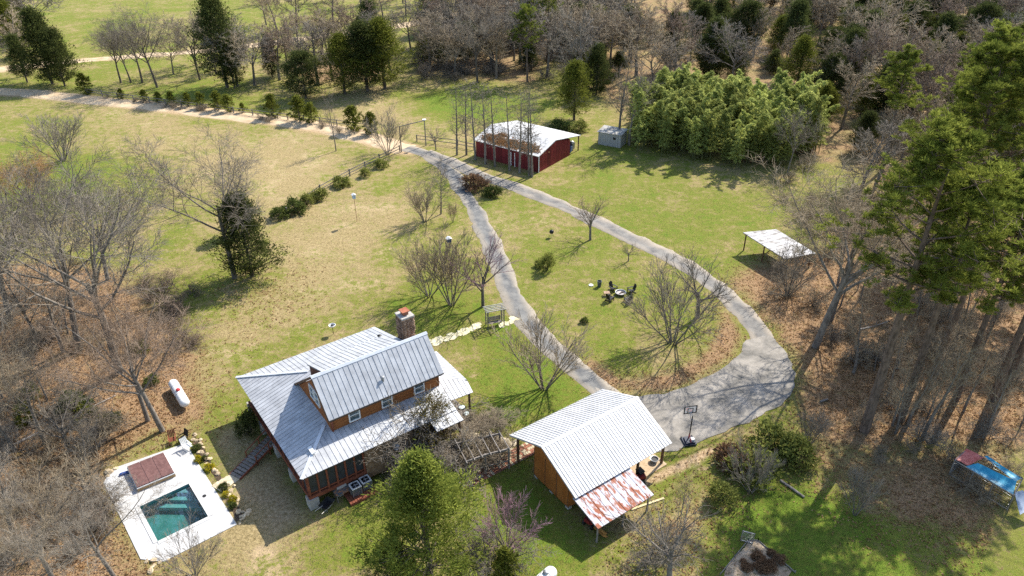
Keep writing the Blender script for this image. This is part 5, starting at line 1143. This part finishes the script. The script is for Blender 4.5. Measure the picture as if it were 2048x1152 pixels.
for k in range(9):
    px, py = R.uniform(30, 330), R.uniform(690, 860); g = gp(px, py)
    plant('bush', 'evergreen_shrub', 'shrub', 'low olive-green undergrowth in the left wood', g.x, g.y, R.uniform(.8, 1.8), 'undergrowth in the left wood', R.uniform(1., 1.5), mc=R.choice([SHR, CEDY]))
T('bush', 'evergreen_shrub', 'shrub', 'dark spiky evergreen shrub against the west wall of house', 500, 868, 790, i=2, mc=CED, wide=.7)
T('bush', 'evergreen_shrub', 'shrub', 'round clipped green shrub beside the porch chairs', 957, 845, 815, i=1, mc=SHRY)
# lawn trees
T('vase', 'crape_myrtle', 'tree', 'bare vase-shaped tree with pinkish twigs on upper lawn', 850, 443, 362, i=0, mc=TWT, wide=1.1)
T('tall', 'bare_tree', 'tree', 'single bare tree with pale straight trunk on the upper lawn', 882, 428, 300, i=0, wide=.8)
T('vase', 'crape_myrtle', 'tree', 'small bare upright shrub beside the pale-trunked lawn tree', 906, 445, 400, i=1, mc=TWR, wide=.6)
T('vase', 'crape_myrtle', 'tree', 'bare many-stemmed tree with broad crown left of the dark blue bird house', 858, 592, 470, i=2, mc=TWT)
T('vase', 'crape_myrtle', 'tree', 'bare many-stemmed tree directly above the arbour path shadow', 903, 610, 455, i=0, mc=TWT, wide=.95)
T('fan', 'redbud_tree', 'tree', 'pink-budded bare tree standing behind the grey arbour', 966, 613, 462, i=0, mc=TWP, wide=.75)
T('vase', 'crape_myrtle', 'tree', 'bare vase-shaped tree overhanging the driveway above the garage barn', 1088, 778, 632, i=1, mc=TWT, wide=1.2)
T('fan', 'bare_tree', 'tree', 'small dark bare tree with round crown between the two driveways', 1181, 480, 388, i=1, mc=TWR, wide=.95)
T('fan', 'bare_tree', 'tree', 'tiny bare sapling below the right driveway', 1257, 522, 480, i=2)
T('vase', 'bare_tree', 'tree', 'bare multi-stemmed grey tree beside the driveway bend, nearer one', 1345, 686, 520, i=2, mc=TWG, wide=1.0)
T('fan', 'bare_tree', 'tree', 'bare multi-stemmed grey tree beside the driveway bend, farther one', 1395, 634, 505, i=0, mc=TWG, wide=1.0)
T('tall', 'bare_tree', 'tree', 'slim solitary bare tree by the dirt road fence', 672, 302, 178, i=3, wide=.6)
T('vase', 'bare_tree', 'tree', 'bare fan-shaped tree left of the entrance gate', 775, 309, 214, i=2, wide=.9)
T('fan', 'bare_tree', 'tree', 'small grey bare tree right of the entrance gate', 872, 300, 245, i=2, wide=.8)
T('bush', 'evergreen_shrub', 'shrub', 'upright bright green conifer shrub on the lawn island', 1094, 541, 478, i=2, wide=.72, mc=SHRY)
T('bush', 'evergreen_shrub', 'shrub', 'low spring-green shrub beside the upright lawn conifer', 1078, 533, 512, i=0, mc=SHRY)
T('bush', 'flower_clump', 'plant', 'small dark green clump on the lawn below fire pit', 1168, 645, 630, i=1, mc=SHR)
T('bush', 'dry_shrub', 'shrub', 'broad reddish-brown dry shrub beside the red barn driveway', 950, 376, 334, i=0, mc=DRYB, wide=1.5)
T('bush', 'evergreen_shrub', 'shrub', 'green shrub next to the dry brown shrub by driveway', 985, 392, 360, i=1, mc=SHR, wide=1.1)
for px, py, tp, lab in ((560, 436, 408, 'lowest dark green bush of the hedge on the left fence'), (590, 424, 392, 'second hedge bush up the left fence'), (615, 410, 378, 'third hedge bush up the left fence'), (640, 398, 372, 'fourth hedge bush up the left fence'), (683, 372, 350, 'single green bush midway on the left fence'), (731, 353, 330, 'dark green bush near the upper left fence'), (762, 335, 315, 'uppermost green bush on the left fence by gate')):
    T('bush', 'hedge_bush', 'shrub', lab, px, py, tp-8, mc=SHRY if px > 600 else SHR, wide=1.15, group='bushes along the left fence')
for k, (px, py, tp) in enumerate(((173, 189, 148), (244, 197, 178), (290, 202, 180), (318, 206, 184), (345, 211, 184), (377, 213, 185), (403, 216, 185), (437, 220, 183), (458, 223, 190), (486, 225, 206), (547, 234, 190), (600, 243, 193), (624, 246, 207), (708, 263, 213), (743, 268, 226))):
    w_ = ['leftmost', 'second', 'third', 'fourth', 'fifth', 'sixth', 'seventh', 'eighth', 'ninth', 'tenth', 'eleventh', 'twelfth', 'thirteenth', 'fourteenth', 'rightmost'][k]
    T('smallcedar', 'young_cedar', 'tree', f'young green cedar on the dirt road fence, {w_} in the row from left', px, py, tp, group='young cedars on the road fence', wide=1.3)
R = random.Random(88)
for k in range(16):
    f = R.random(); px, py = 200+f*520, 194+f*72+R.uniform(-4, 4); g = gp(px, py)
    plant('thicket', 'brush', 'shrub', 'low dry brush along the dirt road fence', g.x, g.y, R.uniform(.8, 1.8), 'dry brush on the road fence', 1.2, mc=TWT)
# row of poles at the red barn
for k, (px, py, tp) in enumerate(((914, 310, 165), (933, 310, 160), (951, 320, 155), (971, 328, 160), (990, 333, 168), (1019, 341, 172), (1039, 346, 178), (1058, 352, 180), (1064, 354, 176))):
    w_ = ['leftmost', 'second', 'third', 'fourth', 'fifth', 'sixth', 'seventh', 'eighth', 'rightmost'][k]
    T('pole', 'bare_tree', 'tree', f'straight bare tree before the red barn, {w_} of the row', px, py, tp, group='row of straight bare trees at red barn', wide=.9)
# evergreens behind the road and at the back, picked out
for px, py, tp, i, wd, lab in (
    (105, 168, 20, 0, 1.05, 'tall dark cedar at the top left between the two dirt roads'), (55, 165, 70, 1, 1.0, 'dark cedar partly behind bare trees at the top left edge'), (130, 172, 60, 2, .9, 'shorter cedar right of the tall top left cedar'),
    (455, 175, -15, 1, 1.0, 'tall green-topped cedar above the fence of young cedars'), (470, 178, 85, 2, .8, 'low dark cedar under the tall green-topped cedar'), (545, 155, 70, 0, .8, 'dark cedar in the gap left of dense cedar clump'),
    (612, 196, 105, 2, 1.4, 'dense dark low cedar nearest the road'), (690, 188, 70, 3, 1.25, 'yellow-green cedar second in the dense clump'), (735, 182, 45, 1, 1.4, 'dark cedar in the middle of dense clump'), (770, 178, 40, 3, 1.4, 'right-hand cedar of the dense clump, yellow-green side'),
    (1148, 240, 125, 3, 1.15, 'broad green evergreen standing alone behind the red barn'), (1192, 190, 90, 0, 1.2, 'dark green cedar left of the bamboo grove'), (1340, 140, 25, 1, 1.0, 'pointed dark evergreen behind bamboo grove, tallest'), (1420, 160, 70, 2, 1.35, 'wide dark evergreen just behind the bamboo top'), (1470, 165, 85, 0, 1.2, 'dark evergreen right of the wide one behind bamboo'),
    (1590, 190, 75, 3, 1.1, 'green cedar right of the bamboo top'), (1655, 205, 110, 2, 1.2, 'dark cedar in the right back wood'), (1690, 180, 60, 1, 1.2, 'tall dark cedar in the right back wood'), (1720, 235, 150, 3, 1.1, 'yellow-green cedar left of the big pines'), (1920, 170, 90, 0, 1.1, 'pointed dark cedar above the pines at right'), (1640, 245, 165, 3, 1., 'cedar at the right end of bamboo grove'), (1990, 120, 30, 2, 1.2, 'dark cedar at the top right edge')):
    T('cedar', 'cedar_tree', 'tree', lab, px, py, tp, i=i, wide=wd)
for px, py, tp, i, lab in ((242, 166, 20, 0, 'bare many-limbed tree between the dirt roads, left of two'), (262, 165, 45, 1, 'leaning bare tree close beside the many-limbed one'), (315, 175, 0, 2, 'bare tree with wide dark limbs between the dirt roads'), (285, 165, 10, 0, 'thin bare tree behind wide-limbed one'), (400, 160, 10, 1, 'bare tree left of the green-topped cedar'), (955, 165, -20, 0, 'huge dark spreading bare oak behind the red barn')):
    T('oak', 'bare_tree', 'tree', lab, px, py, tp, i=i, mt=BARKD)
# right side: bare trees and tall pines
T('oak', 'bare_tree', 'tree', 'tall bare tree at the driveway bend casting branching shadow on court', 1630, 694, 285, i=2, wide=1.15, mc=TWT)
T('tall', 'bare_tree', 'tree', 'second bare trunk close behind the tall tree at driveway bend', 1660, 640, 290, i=0, mc=TWT)
T('vase', 'bare_tree', 'tree', 'low grey brushy tree by the carport', 1575, 590, 480, i=1, mc=TWG)
for px, py, tp, i, lab in ((1728, 862, 272, 0, 'tallest pine with sunlit crown, left trunk of the leaning pair'), (1800, 840, 350, 2, 'pine on the right trunk of the leaning pair'), (1985, 800, 330, 1, 'pine with pale trunk at the right edge of the litter'), (1880, 560, 100, 3, 'broad bright pine at right, upper crown'), (1960, 520, 70, 0, 'bright pine behind the broad one at right'), (2035, 540, 60, 2, 'bright pine at the far right edge'), (1850, 480, 150, 3, 'rounded pine crown nearest the bamboo'), (1868, 748, 335, 2, 'slim pine trunk nearest the leaning pair in right wood'), (1910, 800, 395, 0, 'slim pine in front of the pale-trunked one'), (2015, 765, 310, 2, 'slim pine at right edge above the tarped pen'), (1985, 420, 40, 1, 'bright pine at the top of the right pine stand'), (1905, 400, 60, 0, 'bright pine left in the upper row of pine stand')):
    T('pine', 'pine_tree', 'tree', lab, px, py, tp, i=i)
R = random.Random(14)
for k in range(52):
    px, py = R.uniform(1660, 2100), R.uniform(430, 880)
    if px < 1760 and py > 760: continue
    g = gp(px, py)
    plant('tall', 'bare_tree', 'tree', 'thin bare hardwood among the pines of the right wood', g.x, g.y, R.uniform(6, 12), 'thin hardwoods in the right wood', R.uniform(.75, 1.), mc=TWT)
for k in range(34):
    px, py = R.uniform(1530, 2100), R.uniform(540, 900)
    if px < 1640 and py > 690: continue
    g = gp(px, py)
    plant('thicket', 'brush', 'shrub', 'bare brown brush on the floor of right wood', g.x, g.y, R.uniform(1.5, 3.5), 'brush in the right wood', R.uniform(.9, 1.3), mc=R.choice([TWG, TWT, TWT]))
# foreground
T('finecedar', 'cedar_tree', 'tree', 'big sunny yellow-green cedar in the foreground below the house', 862, 1170, 915, i=0, wide=1.15)
T('smallcedar', 'cedar_tree', 'tree', 'small green evergreen at bottom edge right of the big cedar', 1010, 1165, 1100, i=1)
T('finecedar', 'cedar_tree', 'tree', 'dark evergreen at bottom edge left of the big cedar base', 800, 1190, 1090, i=1, wide=1.1)
T('vase', 'redbud_tree', 'tree', 'pink-budded bare shrub between the big cedar and the garage barn', 1015, 1100, 1000, i=1, mc=TWP, wide=1.2)
T('thicket', 'brush', 'shrub', 'grey bare brush beside the pink-budded shrub', 975, 1130, 1040, i=1)
T('fan', 'bare_tree', 'tree', 'bare grey tree at bottom edge below the rusty lean-to', 1340, 1160, 1020, i=1, wide=1.1)
T('thicket', 'brush', 'shrub', 'dense grey bare brush left of the soil bed', 1310, 1110, 1040, i=2, wide=1.2)
T('tall', 'bare_tree', 'tree', 'thin reddish sapling right of the rusty lean-to', 1362, 1030, 950, i=0, mc=TWR, wide=.7)
for px, py, tp, i, mm, lab in ((1440, 1000, 945, 2, SHRY, 'bright green shrub on the lawn right of the rusty lean-to'), (1505, 950, 880, 0, SHRY, 'olive shrub upper left of the shady garden lawn'), (1590, 920, 845, 2, SHRY, 'large olive-green shrub below the parking court'), (1545, 905, 840, 1, SHRY, 'darker shrub at the court edge beside the large olive one'), (1470, 930, 880, 1, DRYB, 'brown dry shrub between the green ones by the court')):
    T('bush', 'evergreen_shrub', 'shrub', lab, px, py, tp, i=i, mc=mm, wide=1.25)
for px, py, tp, lab in ((1500, 985, 890, 'bare grey sapling among the green shrubs by the court'), (1620, 890, 820, 'leaning dark stump trunk below the parking court'), (1710, 1030, 940, 'thin bare bush in the shady garden')):
    T('vase', 'bare_tree', 'tree', lab, px, py, tp, wide=.8)
# shrubs against the house front
for px, py, tp, i, wd, lab in ((790, 925, 815, 0, 1.2, 'huge brown leafless wisteria in front of the house wall, left half'), (840, 930, 820, 1, 1.2, 'huge brown leafless wisteria in front of the house wall, middle'), (890, 935, 840, 2, 1.1, 'huge brown leafless wisteria at the pergola end of house')):
    T('thicket', 'wisteria', 'shrub', lab, px, py, tp, i=i, wide=wd, mc=TWG)
T('sparse', 'evergreen_tree', 'tree', 'thin olive-leaved small tree before the house upper window', 872, 905, 800, i=0, wide=1.0, mc=leafmat('olive_sparse', (.09, .07, .02), (.22, .18, .05), .3))
T('fan', 'bare_tree', 'tree', 'bare tree rising in front of the house porch roof', 835, 900, 770, i=1, mc=TWT)

# ------------------------------------------------------------------ bamboo grove
R = random.Random(31); BP = np.array([[*gp(x, y)[:2]] for x, y in ((1258, 295), (1320, 310), (1420, 330), (1520, 346), (1590, 335), (1640, 300), (1605, 260), (1480, 235), (1340, 225), (1268, 240))])
cnt = 0; pts = []
lo, hi = BP.min(0), BP.max(0)
while cnt < 165:
    x, y = R.uniform(lo[0], hi[0]), R.uniform(lo[1], hi[1])
    if not inside(BP, np.array([x]), np.array([y]))[0] or any((x-a)**2+(y-b)**2 < 1.3 for a, b in pts): 
        pts.append((1e9, 1e9)) if len(pts) < 1 else None; cnt += .02; continue
    pts.append((x, y)); cnt += 1
    plant('bamboo', 'bamboo_clump', 'bamboo', 'tall leafy bamboo stems standing together in the bright green grove', x, y, R.uniform(7.5, 14.5), 'bamboo grove', R.uniform(.9, 1.25))
T('oak', 'bare_tree', 'tree', 'grey bare tree leaning before the right end of the bamboo', 1575, 345, 215, i=1, wide=.8)
T('tall', 'bare_tree', 'tree', 'tall pale bare tree at the left end of the bamboo', 1237, 285, 95, i=1)
T('tall', 'bare_tree', 'tree', 'bare tree between the shed and the bamboo', 1258, 290, 105, i=3)

# ------------------------------------------------------------------ the back woods
def wood(poly, n, mind, pick, seed):
    R = random.Random(seed); W = np.array([[*gp(x, y)[:2]] for x, y in poly]); lo, hi = W.min(0), W.max(0); got = []; tries = 0
    while len(got) < n and tries < n*40:
        tries += 1; x, y = R.uniform(lo[0], hi[0]), R.uniform(lo[1], hi[1])
        if not inside(W, np.array([x]), np.array([y]))[0] or any((x-a)**2+(y-b)**2 < mind*mind for a, b in got): continue
        px_, py_ = pix((x, y, 0)); got.append((x, y))
        if py_ < -2 or px_ > 2130 or px_ < -80: continue
        pick(R, x, y)
def mixed(where, pc_, pp_, hb=(12, 18)):
    def f(R, x, y):
        q = R.random()
        if q < pc_: plant('cedar', 'cedar_tree', 'tree', f'dark cedar mixed among bare hardwoods in {where}', x, y, R.uniform(8, 14), f'cedars in {where}', R.uniform(1., 1.5))
        elif q < pc_+pp_: plant('pine', 'pine_tree', 'tree', f'pine rising among bare hardwoods in {where}', x, y, R.uniform(15, 20), f'pines in {where}')
        else: plant('far', 'bare_tree', 'tree', f'bare grey hardwood in {where}', x, y, R.uniform(*hb), f'hardwoods in {where}', R.uniform(1.15, 1.6), mc=R.choice([TWG, TWT, TWT, TWR]), mt=BARK)
    return f
wood([(1240, 215), (1330, 205), (1480, 225), (1640, 250), (1760, 330), (1850, 300), (2048, 250), (2300, 200), (2300, -30), (1560, -30), (1400, 20), (1240, 110)], 210, 3.6, mixed('the wood behind the bamboo', .36, .06), 1)
wood([(800, 150), (950, 158), (1090, 180), (1240, 200), (1240, 20), (1400, -30), (1050, -30), (880, 60), (800, 110)], 120, 3.5, mixed('the wood behind the red barn', .22, .04), 2)
wood([(340, 150), (520, 185), (800, 160), (790, 100), (560, 110), (380, 125)], 22, 3.6, mixed('the strip of trees behind the road fence', .25, 0, (10, 15)), 3)
wood([(500, 80), (760, 48), (900, 10), (1000, -40), (500, -40)], 22, 7, mixed('the far side of the distant dirt road', .05, 0, (12, 17)), 4)
wood([(-100, 165), (60, 160), (80, 60), (-100, 60)], 10, 5, mixed('the trees at the top left edge', .3, 0), 5)
wood([(1700, 420), (2300, 330), (2300, 250), (2000, 250), (1760, 330)], 30, 4.5, mixed('the wood just above the big pines', .15, .35, (10, 15)), 6)
for k in range(60):
    px, py = random.Random(600+k).uniform(830, 1250), random.Random(700+k).uniform(60, 175); g = gp(px, py)
    plant('thicket', 'brush', 'shrub', 'low bare brush at the edge of wood behind the red barn', g.x, g.y, 3.2, 'brush behind the red barn', 1.3, mc=TWG)
T('bush', 'evergreen_shrub', 'shrub', 'yellow-green bush behind the red barn lean-to', 1160, 262, 228, i=2, mc=SHRY, wide=1.6)
T('bush', 'evergreen_shrub', 'shrub', 'dark rounded bush at the back corner of red barn', 1120, 258, 232, i=1, mc=SHR, wide=1.8)

R = random.Random(91)
for k in range(16):
    g = gp(R.uniform(1560, 1760), R.uniform(330, 520)); plant('thicket', 'brush', 'shrub', 'bare tan brush at the lawn edge right of the bamboo', g.x, g.y, R.uniform(1.8, 3.4), 'brush right of the bamboo', 1.2, mc=TWT)


def understory(where, label):
    def f(R, x, y):
        if R.random() < .42: plant('cedar', 'young_cedar', 'tree', f'low dark cedar filling the understory of {where}', x, y, R.uniform(4, 8), f'young cedars in {where}', R.uniform(1.2, 1.7))
        else: plant('thicket', 'brush', 'shrub', f'bare grey understory brush in {where}', x, y, R.uniform(3, 5), f'brush in {where}', R.uniform(1.2, 1.7), mc=R.choice([TWG, TWT]))
    return f
wood([(1240, 215), (1330, 205), (1480, 225), (1640, 250), (1760, 330), (1850, 300), (2048, 250), (2130, 200), (2130, 0), (1560, 0), (1400, 20), (1240, 110)], 105, 4.5, understory('the wood behind the bamboo', ''), 11)
wood([(820, 150), (950, 155), (1090, 175), (1240, 195), (1240, 0), (1050, 0), (880, 60)], 36, 4.5, understory('the wood behind the red barn', ''), 12)
R = random.Random(93)
for k in range(8):
    g = gp(R.uniform(1700, 2048), R.uniform(890, 1000)); plant('thicket', 'brush', 'shrub', 'bare brush scattered over the rough grass round the tarped pen', g.x, g.y, R.uniform(.8, 2.), 'brush round the tarped pen', 1.2, mc=TWT)
